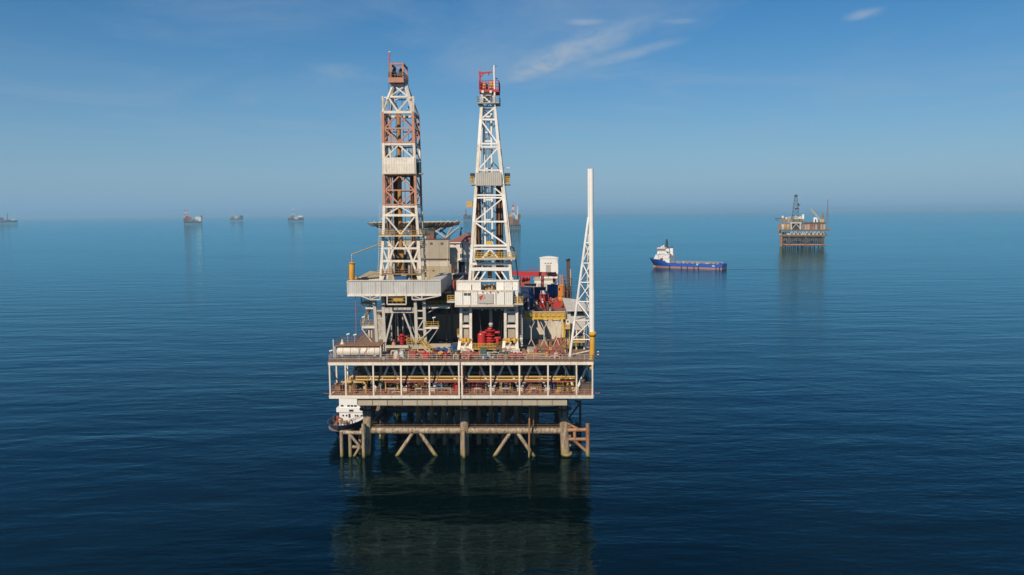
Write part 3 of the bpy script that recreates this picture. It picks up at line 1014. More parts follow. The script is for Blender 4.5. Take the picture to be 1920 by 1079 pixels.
pbox('wind_wall_sill', 651, 552.4, 827, 555.2, 8.8, 0.3, 'white', su)
for k in range(5):
    ya, yb2 = yfl0 + k * 3.9, yfl0 + (k + 1) * 3.9 - 0.06
    corr('side_wall_panel', (xb_, ya, zf1 + 0.25), (xb_, yb2, zw1), 'wind_grey', su, 0.42, 0.045, 'y')
    corr('side_wall_panel', (xa - 0.1, ya, zf1 + 0.25), (xa - 0.1, yb2, zw1), 'wind_grey', su, 0.42, 0.045, 'y')
# long shed along the right edge of the floor, and a shack at the left
q = P(806, 522, 11)
box2('side_shed', (q.x, 11.5, zf1 + 0.25), (xb_ - 0.14, 28.5, zw1 - 0.15), 'tan', su)
box2('side_shed_roof', (q.x - 0.1, 11.3, zw1 - 0.15), (xb_ - 0.13, 28.7, zw1 + 0.05), 'pale_grey', su)
q0, q1 = P(672, 520, 14), P(716, 520, 14)
box2('shack', (q0.x, 14, zf1 + 0.25), (q1.x, 18, P(690, 520, 14).z), 'cream', su)
vs = [(q0.x - 0.2, 13.6, P(690, 521, 14).z), (q1.x + 0.2, 13.6, P(690, 518, 14).z), (q1.x + 0.2, 18.2, P(690, 515, 14).z), (q0.x + 1.6, 18.2, P(690, 511, 14).z)]
MB().raw(vs + [(v[0], v[1], v[2] - 0.15) for v in vs], [(0, 1, 2, 3), (7, 6, 5, 4), (0, 4, 5, 1), (1, 5, 6, 2), (2, 6, 7, 3), (3, 7, 4, 0)], 'sand').build('shack_roof', su)
pcorr('shack_screen', 686, 512, 716, 526, 19, 'pale_grey', su, 0.4, 0.06)
box2('machine_housing', (P(740, 525, 12).x, 12, zf1 + 0.25), (P(762, 525, 12).x, 14, P(750, 519, 12).z), 'blue', su)
MB().tube(P(718, 514, 13) - Vector((0, 0.2, 0)), P(718, 514, 13) + Vector((0, 0.2, 0)), 0.75, 'dull_red', 12).build('hose_reel', su)
pbar('reel_stand', (718, 515), (718, 528), 13.2, 0.2, 'rust', su)
# legs
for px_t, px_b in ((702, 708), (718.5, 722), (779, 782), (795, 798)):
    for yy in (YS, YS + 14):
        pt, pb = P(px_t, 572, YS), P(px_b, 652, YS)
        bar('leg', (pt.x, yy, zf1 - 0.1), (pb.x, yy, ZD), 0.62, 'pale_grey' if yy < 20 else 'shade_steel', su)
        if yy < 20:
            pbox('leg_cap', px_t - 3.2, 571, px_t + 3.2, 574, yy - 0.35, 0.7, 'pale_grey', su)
pbox('cross_beam', 721, 577.5, 776, 587, YS - 0.2, 0.5, 'rusty_white', su)
for x0 in (703, 780):
    for py in (583, 597, 618, 634):
        pbar('leg_tie', (x0 + 1, py), (x0 + 16, py), YS, 0.3, 'pale_grey', su)
    pbar('leg_brace', (x0 + 3, 600) if x0 < 750 else (x0 + 14, 600), (x0 + 16, 618) if x0 < 750 else (x0 + 2, 620), YS, 0.22, 'pale_grey', su)
    pbar('leg_brace', (x0 + 16, 620) if x0 < 750 else (x0 + 2, 622), (x0 + 4, 645) if x0 < 750 else (x0 + 14, 645), YS, 0.22, 'pale_grey', su)
pbar('raking_strut', (736, 588), (723, 642), YS - 0.3, 0.34, 'pale_grey', su)
pbar('raking_strut', (757, 588), (777, 640), YS - 0.3, 0.34, 'pale_grey', su)
pbar('rear_strut', (728, 588), (713, 620), YS + 4, 0.2, 'grey', su)
pbar('rear_strut', (766, 588), (778, 625), YS + 4, 0.2, 'grey', su)
pbox('skid_beam', 724, 648.5, 766, 653, YS - 1.2, 0.7, 'cream', su)
pbox('skid_beam', 764, 645.5, 845, 653, YS - 0.4, 0.7, 'tan', su)
pbox('skid_beam', 845, 645.5, 858, 656, YS + 1, 0.7, 'navy', su)
for px in (730, 770, 820, 842):
    pbox('skid_foot', px - 2, 652, px + 2, 662, YS - 0.9, 0.8, 'shade_steel', su)
# frames hung under the floor
for (x0, y0, x1, y1) in ((694, 554, 713, 562), (773, 554, 791, 562), (726, 554, 761.5, 571)):
    for a, b in (((x0, y0), (x0, y1)), ((x1, y0), (x1, y1)), ((x0, y1), (x1, y1))):
        pbar('hung_frame', a, b, 8.9, 0.26, 'pale_grey', su)
pbar('hung_diagonal', (695, 561), (711, 555), 8.95, 0.2, 'pale_grey', su)
pbar('hung_diagonal', (790, 561), (775, 555), 8.95, 0.2, 'pale_grey', su)
pbar('outrigger_strut', (676, 555), (695, 562), 8.9, 0.24, 'pale_grey', su)
pbar('outrigger_strut', (824, 555), (790, 562), 8.9, 0.24, 'pale_grey', su)
tube('hung_drum', P(738, 562, 10), P(757, 562, 10), 0.55, 'yellow', su, 12)
rail('hung_railing', [P(727, 570, 9.0), P(761, 570, 9.0)], 'old_yellow', su, 1.2, 0.9, 0.045, 2)
pbar('hung_line', (742, 571), (742, 650), 10, 0.06, 'cable', su)
for px, w_ in ((733, 0.35), (745, 0.3), (755, 0.4), (769, 0.3)):       # hoses and tubes in the dark behind
    ptube('hanging_hose', (px, 586), (px + 2, 640), 15, w_ * 0.5, 'grey', su, 8)
box2('shade_backing', (P(722, 600, 17).x, 17.5, ZD), (P(800, 600, 17).x, 18, zf1 - 0.1), 'dark', su)  # added dark sheet standing in for the black, shaded interior
# galleries and stairs
pbox('gallery', 795, 574.5, 843, 578.5, 12, 2.2, 'white', su)
rail('gallery_railing', [P(796, 575, 12.1), P(842, 575, 12.1)], 'yellow', su, 1.15, 1.2, 0.05, 3)
rail('gallery_railing', [P(842, 575, 12.1), P(842, 575, 12.1) + Vector((0.6, 6, 0))], 'yellow', su, 1.15, 1.2, 0.05, 3)
pbar('gallery_strut', (797, 590), (815, 579), 12, 0.2, 'pale_grey', su)
pbar('gallery_hanger', (843, 575), (843, 553), 13.8, 0.12, 'grey', su)
pbox('landing', 797, 614, 822, 617, 10.5, 2.0, 'white', su)
rail('landing_railing', [P(797, 614.5, 10.6), P(821, 614.5, 10.6), P(821, 614.5, 10.6) + Vector((0, 1.8, 0))], 'yellow', su, 1.2, 1.1, 0.05, 3)
pbar('landing_strut', (809, 617), (780, 644), 10.4, 0.22, 'pale_grey', su)
pbar('landing_strut', (821, 617), (802, 645), 10.8, 0.16, 'grey', su)
stair('stairway', P(800, 614, 12.8), P(778, 640, 12.8), 0.9, 'yellow', su)
rail('work_platform_railing', [P(763, 646, 10.0), P(790, 646, 10.0)], 'yellow', su, 1.3, 0.9, 0.06, 3)
stair('stairway', P(792, 640, 9.3), P(812, 664, 9.3), 0.8, 'yellow', su)
pbox('left_gallery', 677, 612, 702, 616, 11.5, 2.0, 'white', su)
rail('left_gallery_railing', [P(677, 612, 11.6), P(701, 612, 11.6)], 'old_yellow', su, 1.3, 0.8, 0.05, 3)
pbar('left_gallery_strut', (678, 616), (700, 645), 11.5, 0.2, 'cream', su)
pbox('left_gallery', 684, 577, 703, 580, 11.5, 2.0, 'white', su)
rail('left_gallery_railing', [P(680, 577, 11.6), P(702, 577, 11.6)], 'old_yellow', su, 1.2, 0.8, 0.05, 3)
pbox('left_gallery', 676, 568, 692, 571, 12.5, 3.0, 'pale_grey', su)
rail('left_gallery_railing', [P(677, 568, 12.5), P(700, 568, 12.5)], 'old_yellow', su, 1.4, 0.8, 0.05, 3)
stair('stairway', P(697, 577, 13.2), P(680, 606, 13.2), 0.9, 'old_yellow', su)
stair('stairway', P(672, 640, 13.5), P(697, 614, 13.5), 0.9, 'rust', su)
for px, a, b in ((690, 578, 612), (696, 616, 640), (692, 556, 572), (677, 556, 571)):
    pbar('gallery_post', (px, a), (px + 1, b), 12.8, 0.16, 'cream', su)
for px in (692, 697):
    ptube('standing_pipe', (px, 617), (px + 0.5, 634), 12.2, 0.2, 'cream', su, 8)
pbar('red_pole', (667, 553.5), (667.5, 642), 9.8, 0.1, 'dull_red', su)
pbar('red_pole_arm', (667, 578), (686, 578), 9.8, 0.12, 'dull_red', su, y2=11.6)

# ---- derrick helpers
def lattice_col(pts, y):
    return [P(px, py, y) for px, py in pts]


def xz_on(line, py, y):
    """point on a leg polyline (given in pixels) at picture height py"""
    for (x0, y0), (x1, y1) in zip(line, line[1:]):
        if min(y0, y1) <= py <= max(y0, y1):
            t = (py - y0) / (y1 - y0)
            return P(x0 + (x1 - x0) * t, py, y)
    return P(line[-1][0], py, y)


dm = thing('drilling_derrick', 'tall drilling derrick with white and rust red bands and orange crown', 'derrick', (P(752, 525, 13).x, 17, zf1 + 0.25))
YF, YR = 13.0, 20.5
LL = [(734.5, 154), (718, 211), (719.5, 300), (720.5, 388), (719, 440), (713.5, 528), (713.5, 535)]
RR = [(756, 154), (774, 211), (777.5, 300), (780, 388), (784, 440), (789, 528), (789, 535)]


def band(py):
    return 'orange_red' if 212 <= py < 269 or 327 <= py < 386 else 'white'


def dpt(line, py, rear=False):
    p = xz_on(line, py, YF)
    if rear:
        f = 0.5 - min(1.0, max(0.0, (py - 154) / 57.0)) * 0.5      # the top closes in to the crown
        return Vector((p.x, YR - f * 7.0, p.z))
    if py < 211:
        f = 0.5 - min(1.0, max(0.0, (py - 154) / 57.0)) * 0.5
        return Vector((p.x, YF + f * 7.0 * 0.75, p.z))
    return p


stops = [154, 180, 211, 241, 269, 297, 327, 357, 386, 404, 440, 466, 490, 534]
for line in (LL, RR):
    for rear in (False, True):
        for a, b in zip(stops, stops[1:]):
            bar('leg', dpt(line, a, rear), dpt(line, b, rear), 0.55 if not rear else 0.42, band((a + b) / 2), dm)


def girt(py, w_=0.4, mat=None, faces='fbrl'):
    m = mat or band(py)
    c = {k: dpt(l, py, r) for k, (l, r) in dict(fl=(LL, 0), fr=(RR, 0), bl=(LL, 1), br=(RR, 1)).items()}
    for k, (a, b) in dict(f=('fl', 'fr'), b=('bl', 'br'), l=('fl', 'bl'), r=('fr', 'br')).items():
        if k in faces:
            bar('girt', c[a], c[b], w_ if k == 'f' else w_ * 0.75, m, dm)


def lerp_front(py, f, rear=False):
    return dpt(LL, py, rear).lerp(dpt(RR, py, rear), f)


def brace(p1, f1, p2, f2, w_=0.26, mat=None, rear=True):
    rear = rear and p1 < 440
    m = mat or band((p1 + p2) / 2)
    bar('brace', lerp_front(p1, f1), lerp_front(p2, f2), w_, m, dm)
    if rear:
        bar('brace', lerp_front(p1, f1, True), lerp_front(p2, f2, True), w_ * 0.8, m, dm)


def side_x(p1, p2, mat=None):
    m = mat or band((p1 + p2) / 2)
    for l in (LL, RR):
        bar('side_brace', dpt(l, p1), dpt(l, p2, True), 0.22, m, dm)


for py, w_ in ((157, 0.4), (180, 0.34), (211, 0.55), (241, 0.28), (267, 0.28), (271, 0.42), (329, 0.3), (357, 0.28), (384, 0.3), (388, 0.4), (404, 0.5), (466, 0.42), (490, 0.46)):
    girt(py, w_, 'orange_red' if py in (267, 384, 329) else None)
girt(213.5, 0.2, 'rust')
brace(157, 0.05, 179, 0.95)
brace(157, 0.95, 179, 0.05)
brace(183, 0.03, 209, 0.5)
brace(183, 0.97, 209, 0.5)
for a, b in ((214, 241), (272, 297), (330, 357), (388, 404)):
    brace(a, 0.5, b, 0.04)
    brace(a, 0.5, b, 0.96)
for a, b in ((242, 267), (358, 384), (405, 440)):
    brace(a, 0.04, b, 0.5, 0.3)
    brace(a, 0.96, b, 0.5, 0.3)
for a, b in ((154, 211), (213, 241), (269, 241), (271, 297), (327, 357), (384, 357), (388, 440)):
    side_x(a, b)
brace(446, 0.5, 466, 0.33, 0.26)
brace(446, 0.5, 466, 0.67, 0.26)
brace(448, 0.06, 466, 0.30, 0.42)
brace(448, 0.94, 466, 0.70, 0.42)
brace(466, 0.30, 528, 0.03, 0.42)
brace(466, 0.70, 528, 0.97, 0.42)
brace(468, 0.02, 490, 0.16, 0.32)
brace(468, 0.98, 490, 0.84, 0.32)
brace(492, 0.02, 515, 0.10, 0.26)
brace(492, 0.98, 515, 0.90, 0.26)
# white racking board with its corrugated front, and the winch cabin beside it
pb = thing  # keep the name short below
pcorr('racking_board_panel', 720, 296, 777.5, 308, 12.5, 'white', dm, 0.5, 0.03)
pcorr('racking_board_panel', 720.5, 308.3, 778, 326, 12.5, 'white', dm, 0.5, 0.03)
a, b = P(719.5, 327, 12.4), P(778.5, 326, 12.4)
box2('racking_board_floor', (a.x, 12.4, a.z - 0.1), (b.x, 20.8, a.z + 0.08), 'rust', dm)
for x in (a.x, b.x - 0.1):
    box2('racking_board_side', (x, 12.75, a.z + 0.1), (x + 0.1, 20.6, P(750, 296, 12.5).z), 'white', dm)
pbox('escape_cabin', 780.5, 305, 787.5, 325, 14, 1.6, 'green', dm)
pbox('escape_cabin_floor', 779, 325, 791, 326.5, 13.8, 2.2, 'grey', dm)
pbar('escape_cabin_brace', (779, 303), (788, 303), 14, 0.12, 'white', dm)
# small side towers at the top of the straight part
for px in (717.5, 774.5):
    pbar('side_tower_post', (px, 181), (px, 212), 13.2, 0.34, 'white', dm)
    e = 1 if px < 740 else -1
    pbar('side_tower_arm', (px, 183), (px + e * 9, 183), 13.3, 0.2, 'white', dm)
    ladder('side_tower_ladder', P(px, 211, 12.9), P(px, 182, 12.9), 'white', dm, 0.5)
# crown
cw = dpt(LL, 154)
c0, c1 = P(729.5, 154, 15), P(758, 146.5, 15)
crn = box2('crown_platform', (c0.x, 14.2, c0.z - 0.25), (c1.x, 20.0, c1.z), 'orange_red', dm)
ft, fb = P(733, 121, 15), P(733, 146, 15)
crx0, crx1 = P(733, 130, 15).x, P(758, 130, 15).x
for x in (crx0, crx1 - 0.3):
    for yy in (14.6, 19.4):
        bar('crown_post', (x + 0.1, yy, fb.z), (x + 0.1, yy, ft.z), 0.3, 'orange_red', crn)
for yy in (14.6, 19.4):
    bar('crown_beam', (crx0, yy, ft.z), (crx1, yy, ft.z), 0.34, 'orange_red', crn)
for x in (crx0 + 0.1, crx1 - 0.2):
    bar('crown_beam', (x, 14.6, ft.z), (x, 19.4, ft.z), 0.34, 'orange_red', crn)
rail('crown_railing', [(c0.x, 14.25, c1.z), (c1.x, 14.25, c1.z), (c1.x, 19.9, c1.z)], 'rust', crn, 1.1, 0.7, 0.05, 2)
for px in (738.5, 751):
    q = P(px, 144, 16)
    MB().raw([(q.x - 0.6, 15.4, q.z), (q.x + 0.6, 15.4, q.z), (q.x + 0.6, 17.8, q.z), (q.x - 0.6, 17.8, q.z), (q.x - 0.12, 16.4, q.z + 1.9), (q.x + 0.12, 16.4, q.z + 1.9), (q.x + 0.12, 16.8, q.z + 1.9), (q.x - 0.12, 16.8, q.z + 1.9)],
             [(0, 1, 5, 4), (1, 2, 6, 5), (2, 3, 7, 6), (3, 0, 4, 7), (4, 5, 6, 7), (3, 2, 1, 0)], 'dark').build('sheave_stand', crn)
    tube('sheave', (q.x - 0.15, 16.6, q.z + 1.0), (q.x + 0.15, 16.6, q.z + 1.0), 0.8, 'dark', crn, 14)
pbar('crown_mast', (730, 98), (730.5, 146), 15, 0.22, 'dull_red', dm)
pbar('crown_mast_lower', (731.5, 120), (732, 152), 14.8, 0.5, 'rust', dm)
for py in (99, 104, 112, 118):
    pbar('mast_step', (727.5, py), (732.5, py), 15, 0.1, 'dull_red', dm)
pbox('mast_beacon', 728.6, 96.5, 731.4, 99, 14.9, 0.3, 'lamp', dm)
# working platform low on the tower
g0, g1 = P(711, 443, 12.2), P(793, 443, 12.2)
for nm, (x0, x1, y0, y1) in dict(a=(g0.x, g1.x, 11.6, 12.7), b=(g0.x, g1.x, 20.9, 22), c=(g0.x, g0.x + 1.0, 12.7, 20.9), d=(g1.x - 1.0, g1.x, 12.7, 20.9)).items():
    box2('platform_floor', (x0, y0, g0.z - 0.12), (x1, y1, g0.z + 0.08), 'cream', dm)
rail('platform_railing', [(g0.x, 11.65, g0.z), (g1.x, 11.65, g0.z), (g1.x, 21.9, g0.z), (g0.x, 21.9, g0.z), (g0.x, 11.65, g0.z)], 'old_yellow', dm, 1.15, 1.1, 0.05, 3, 'old_yellow')
for x0, x1, py in ((709, 720, 461), (786, 797, 460), (708, 719, 511), (788, 800, 509)):
    a = P(x0, py, 14)
    b = P(x1, py, 14)
    box2('step_platform', (a.x, 14, a.z - 0.1), (b.x, 16.5, a.z), 'cream', dm)
    rail('step_platform_railing', [(a.x, 14.05, a.z), (b.x, 14.05, a.z)], 'old_yellow', dm, 1.1, 0.6, 0.045, 3)
    bar('step_platform_bracket', (min(a.x, b.x) if px < 0 else a.x, 14.6, a.z - 0.1), (b.x, 14.6, a.z - 0.9), 0.12, 'white', dm)
rail('base_railing', [P(716, 514, 12.4), P(790, 514, 12.4)], 'rust', dm, 1.0, 1.2, 0.05, 2, 'rust')
pbar('base_railing_beam', (713, 515), (790, 515), 12.6, 0.16, 'old_yellow', dm)
ladder('ladder', P(712, 520, 16), P(714.5, 385, 16), 'white', dm, 0.7)
ladder('ladder', P(717, 300, 16), P(716, 212, 16), 'white', dm, 0.6)
bar('ladder_tie', P(712, 466, 16), P(724, 466, 16), 0.1, 'white', dm)
bar('ladder_tie', P(713.5, 410, 16), P(724, 410, 16), 0.1, 'white', dm)
bar('ladder_tie', P(716.5, 260, 16), P(724, 260, 16), 0.1, 'white', dm)
# what hangs and stands inside the tower
ptube('drill_guide', (747.5, 218), (749, 300), 16.5, 0.42, 'pipe_gold', dm, 10)
ptube('drill_guide', (749, 330), (752, 470), 16.5, 0.46, 'pipe_gold', dm, 10)
pbox('top_drive', 744.5, 470, 757, 512, 16, 1.4, 'pipe_gold', dm)
pbox('top_drive_frame', 742, 478, 745, 515, 15.8, 1.4, 'dark', dm)
pbox('top_drive_frame', 757, 478, 760, 515, 15.8, 1.4, 'dark', dm)
pbox('travelling_block', 744, 210, 750, 220, 16.2, 1.0, 'rust', dm)
for px0, px1, py0, py1, n_, mt in ((738, 747, 331, 520, 6, 'brown_pipe'), (769.5, 777, 331, 525, 5, 'brown_pipe'), (722.5, 725.5, 214, 300, 3, 'brown_pipe'), (723, 729, 331, 440, 3, 'rust'), (773, 779.5, 213, 290, 3, 'brown_pipe')):
    for k in range(n_):
        px = px0 + (px1 - px0) * k / max(1, n_ - 1)
        yy = 17.2 + (k % 2) * 0.5
        ptube('drill_pipe', (px, py0), (px + (4 if py0 > 300 else 1), py1), yy, 0.16, mt if k % 3 else 'rust', dm, 6)
for px, a, b in ((742, 155, 215), (753, 155, 215), (742.5, 213, 330), (755.5, 213, 330), (759, 330, 510), (734, 330, 510), (766, 240, 300), (729, 155, 215)):
    ptube('cable', (px, a), (px + (b - a) * 0.015, b), 16.8, 0.055, 'cable', dm, 5)
ptube('grey_column', (765, 466), (767, 528), 17.5, 0.55, 'pale_grey', dm, 10)
ptube('grey_column', (738, 466), (739, 528), 18.3, 0.45, 'pale_grey', dm, 10)

# yellow davit standing on the corner of the drill floor
dv = thing('davit_crane', 'amber yellow post with a long thin boom on the grey wind wall corner', 'davit', tuple(P(660, 527, 9.8)))
ptube('post', (660, 495), (659.5, 530), 9.8, 0.58, 'amber', dv, 14)
ptube('post_cap', (660, 492.5), (660, 495), 9.8, 0.66, 'amber', dv, 14)
ptube('standpipe', (659.5, 477), (660, 494), 9.8, 0.12, 'cream', dv, 8)
ptube('boom', (659.5, 477.5), (718, 456), 9.8, 0.11, 'old_yellow', dv, 8, y2=13.5)
pbar('platform_bracket', (653, 524), (668, 524), 9.4, 0.2, 'rust', dv)
rail('guard_rail', [P(653, 523, 10.4), P(657, 523, 10.4)], 'dull_red', dv, 2.6, 0.3, 0.05, 4)
pbox('winch', 664, 519, 669, 526, 9.8, 0.8, 'old_yellow', dv)

# ================================================================== right drilling unit (all-white tower)
YQ = 10.0
sr = thing('drilling_substructure', 'white drilling substructure with boxed legs and white wind wall under the all-white derrick', 'drill substructure', (P(915, 657, YQ).x, YQ, ZD))
zq = P(910, 574, 8).z
rx0, rx1 = P(853, 560, 8).x, P(962, 560, 8).x
ux1 = P(972, 535, 9.6).x
box2('drill_floor', (rx0 + 0.2, 8.3, zq - 0.3), (ux1 - 0.05, 27, zq + 0.1), 'shade_steel', sr)
e2 = [853, 868, 883, 896, 913, 930, 946, 962]
for i in range(len(e2) - 1):
    pcorr('wind_wall_panel', e2[i] + 0.3, 548, e2[i + 1] - 0.3, 572, 8.0, 'wall_white', sr, 0.36, 0.035)
box2('wind_wall_roof', (rx0, 8.0, P(900, 548, 8).z), (rx1, 9.5, P(900, 548, 8).z + 0.14), 'rusty_white', sr)
pbox('wind_wall_coping', 862, 544.5, 962, 547.5, 9.45, 0.2, 'cream', sr)
pbox('wind_wall_sill', 852.5, 572, 963, 575.6, 7.95, 0.4, 'cream', sr)
for x in (rx0, rx1 - 0.12):
    box2('wind_wall_end', (x, 8.12, zq), (x + 0.12, 9.5, P(900, 548, 8).z), 'white_clean', sr)
for x0, x1 in ((857, 884), (885, 902), (930.5, 945), (945.5, 961), (961.5, 971.5)):
    pcorr('upper_wall_panel', x0 + 0.2, 527.5, x1 - 0.2, 545, 9.7, 'wall_white', sr, 0.36, 0.035)
pbox('upper_wall_rail', 856, 525.8, 972.5, 528.2, 9.55, 0.22, 'white', sr)
pbox('upper_wall_end', 971.5, 527, 973.5, 548, 9.7, 15, 'grey', sr)
pbox('upper_wall_end', 855.5, 528, 857, 545, 9.8, 15, 'white', sr)
pbox('corner_post', 966, 545, 971.5, 574, 9.8, 0.6, 'white', sr)
rail('gap_railing', [P(902, 528, 9.8), P(930, 528, 9.8)], 'white', sr, 0.5, 0.7, 0.04, 1)
for k in range(9):                                         # ochre machinery seen in the gap
    px = 904 + k * 2.9
    hgt = rnd.uniform(7, 13)
    pbox('gap_machinery', px, 544 - hgt, px + 2.5, 545, 10.6 + rnd.uniform(0, 1), 0.6, rnd.choice(['old_yellow', 'pipe_gold', 'rust', 'old_yellow', 'green']), sr)
for px in (869.5, 876.5):
    lv = pbox('louvre', px, 549.5, px + 6.3, 554.5, 7.9, 0.06, 'grey', sr)
    for k in range(5):
        pbox('louvre_slat', px + 0.4, 549.9 + k * 0.95, px + 5.9, 550.4 + k * 0.95, 7.86, 0.04, 'dark', lv)
sgn = pbox('emblem_board', 896.5, 551.5, 925, 569.5, 7.78, 0.14, 'pale_grey', sr)
sgn['label'] = 'pale grey board with a red flame emblem'


def blade(cx, cy, L, w_, ang, mat, y, bend):
    n = 10
    up, lo = [], []
    for k in range(n + 1):
        t = k / n
        s = (t - 0.5) * L
        o = bend * (1 - (2 * t - 1) ** 2) * L
        hw = w_ * math.sin(math.pi * t) ** 0.8
        for arr, e in ((up, 1), (lo, -1)):
            u, v = s, o + e * hw
            arr.append((cx + u * math.cos(ang) - v * math.sin(ang), y, cy + u * math.sin(ang) + v * math.cos(ang)))
    vs = up + lo
    fs = [(i, i + 1, n + 2 + i, n + 1 + i) for i in range(n)]
    vs2 = [(v[0], v[1] + 0.02, v[2]) for v in vs]
    return MB().raw(vs + vs2, fs + [tuple(2 * n + 2 + i for i in reversed(f)) for f in fs], mat)


c = P(903.5, 558.5, 7.76)
blade(c.x, c.z, 1.35, 0.24, R(62), 'red', 7.75, 0.10).build('emblem_flame', sgn)
blade(c.x - 0.30, c.z - 0.05, 1.0, 0.08, R(58), 'dull_red', 7.75, 0.26).build('emblem_flame', sgn)
blade(c.x + 0.34, c.z + 0.08, 1.0, 0.08, R(66), 'dull_red', 7.75, -0.26).build('emblem_flame', sgn)
pbox('emblem_underline', 897.5, 567.2, 912, 568.2, 7.76, 0.02, 'grey', sgn)
pbar('panel_seam', (913.8, 549), (913.8, 571), 7.86, 0.05, 'shade_steel', sr)
pbar('panel_seam', (930, 549), (930, 571), 7.9, 0.06, 'rust', sr)
for k in range(3):
    pbox('wall_lamp', 905 + k * 14 - 0.8, 546.6, 905 + k * 14 + 0.8, 549, 7.7, 0.25, 'shade_steel', sr)
# right gallery with yellow rails
pbox('gallery', 962, 569.5, 981, 572.5, 8.6, 3, 'pale_grey', sr)
rail('gallery_railing', [P(963, 570, 8.7), P(980.5, 570, 8.7), P(980.5, 570, 8.7) + Vector((0, 2.7, 0))], 'yellow', sr, 1.4, 0.75, 0.07, 3, 'yellow')
pbox('left_gallery', 838, 565, 853, 568, 10, 3, 'pale_grey', sr)
rail('left_gallery_railing', [P(839, 565, 10.1), P(852.5, 565, 10.1)], 'yellow', sr, 1.2, 0.7, 0.06, 3)
# boxed legs
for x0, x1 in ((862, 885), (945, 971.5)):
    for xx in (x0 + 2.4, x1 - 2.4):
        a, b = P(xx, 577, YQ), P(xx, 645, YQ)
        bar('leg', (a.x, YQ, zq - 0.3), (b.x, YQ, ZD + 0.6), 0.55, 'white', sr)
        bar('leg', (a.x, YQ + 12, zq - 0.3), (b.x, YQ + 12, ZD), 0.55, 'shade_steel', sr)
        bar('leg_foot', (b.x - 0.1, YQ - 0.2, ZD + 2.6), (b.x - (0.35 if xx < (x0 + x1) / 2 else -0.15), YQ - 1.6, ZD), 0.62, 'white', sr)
    for py, h_ in ((586, 3), (612, 5), (604, 1)):
        pbox('leg_web', x0 + 3, py - h_ / 2, x1 - 3, py + h_ / 2, YQ - 0.15, 0.3, 'white' if py != 604 else 'grey', sr)
    pbox('leg_panel', x0 + 7, 588, x1 - 6, 605, YQ + 0.35, 0.1, 'grey', sr)
    pbox('leg_panel', x0 + 7, 614, x1 - 6, 634, YQ + 0.35, 0.1, 'tan', sr)
    pbox('leg_inner', x0 + 4.6, 578, x0 + 8, 634, YQ + 0.6, 0.4, 'pale_grey', sr)
    pbox('leg_inner', x1 - 7, 578, x1 - 4.6, 634, YQ + 0.6, 0.4, 'pale_grey', sr)
    pbox('leg_header', x0, 576.2, x1, 580, YQ - 0.2, 0.5, 'pale_grey', sr)
    for px in (x0 + 5, x0 + 9.5, x1 - 7):
        ptube('skid_jack', (px, 634.5), (px + 1, 643), YQ - 0.9, 0.33, 'amber', sr, 10)
    pbar('jack_beam', (x0 - 2, 637), (x1 + 1, 637), YQ - 0.6, 0.4, 'old_yellow', sr)
    pbar('shoe_strut', (x0 + 13, 642), (x0 + 6, 656), YQ - 1.1, 0.35, 'white', sr)
    pbar('shoe_beam', (x0 + 2, 651), (x1 - 2, 651), YQ - 1.0, 0.5, 'white', sr)
    pbox('shoe', x0 - 3, 656, x1 + 3, 662, YQ - 2.2, 1.8, 'white', sr)
a, b = P(885, 600, 20), P(946, 600, 20)
box2('shade_backing', (a.x, 20.5, ZD), (b.x, 21, zq - 0.3), 'dark', sr)  # dark sheet that paints in the interior shade between the legs
for sx in (a.x - 1.8, b.x + 0.4):
    box2('inner_side_wall', (sx + 0.6, 11, ZD + 3), (sx + 0.72, 20.4, zq - 0.35), 'grey', sr)
ptube('riser_pipe', (920, 577), (920.5, 613), 12.8, 0.38, 'grey', sr, 12)
ptube('riser_pipe_end', (920.5, 606), (920.5, 611), 12.8, 0.46, 'pale_grey', sr, 12)
for px in (904, 929, 941):
    pbox('under_lamp', px - 1.3, 578.5, px + 1.3, 583, 9.2, 0.4, 'pale_grey', sr)
pbox('under_beam', 886, 577, 945, 580, 9.5, 0.5, 'grey', sr)
for px, t_ in ((897, 905), (899.5, 902), (939, 933), (942, 939)):
    pbar('guy_line', (px, 580), (t_, 640), 12, 0.05, 'cable', sr)
rail('bop_deck_railing', [P(886, 656, 9.0), P(930, 656, 9.0), P(944, 651, 11.5)], 'yellow', sr, 1.3, 0.6, 0.055, 4, 'yellow')
a, b = P(886, 656, 9.0), P(944, 656, 9.0)
bdk = box2('bop_deck', (a.x, 9.0, ZD + 0.9), (b.x, 16, a.z), 'rust_deck', sr)
for px in (889, 915, 940):
    pbar('bop_deck_post', (px, 657), (px, 666), 9.2, 0.25, 'shade_steel', bdk)
for k, px in enumerate((974.5, 977.5)):                    # stacked pale units by the leg
    for j in range(5):
        pbox('stacked_unit', 974, 629 + j * 4.4, 980, 632.6 + j * 4.4, YQ + 0.5 + k * 1.2, 1.0, 'white' if j % 2 else 'grey', sr)
pbar('side_mast', (979, 570), (979.5, 640), YQ + 1.5, 0.14, 'pale_grey', sr)
ladder('ladder', P(975, 630, YQ + 0.4), P(975, 578, YQ + 0.4), 'pale_grey', sr, 0.6)
pbox('side_platform', 857.5, 629, 864, 633, YQ - 0.3, 1.5, 'cream', sr)
rail('side_platform_railing', [P(857.5, 629, YQ - 0.2), P(864, 629, YQ - 0.2)], 'yellow', sr, 1.3, 0.35, 0.05, 3)

dr = thing('drilling_derrick', 'all-white tapering drilling derrick with red crown and tall whip pole', 'derrick', (P(920, 525, 14).x, 18, zq + 0.1))
YF, YR = 14.0, 22.0
LR = [(903, 173), (881, 524), (880, 540)]
RW = [(924.5, 173), (958.5, 524), (959.5, 540)]


def dpt2(line, py, rear=False):
    p = xz_on(line, py, YF)
    t = min(1.0, (py - 173) / 351.0)
    ins = (1 - t) * 2.2
    return Vector((p.x, (YR - ins) if rear else (YF + ins), p.z))


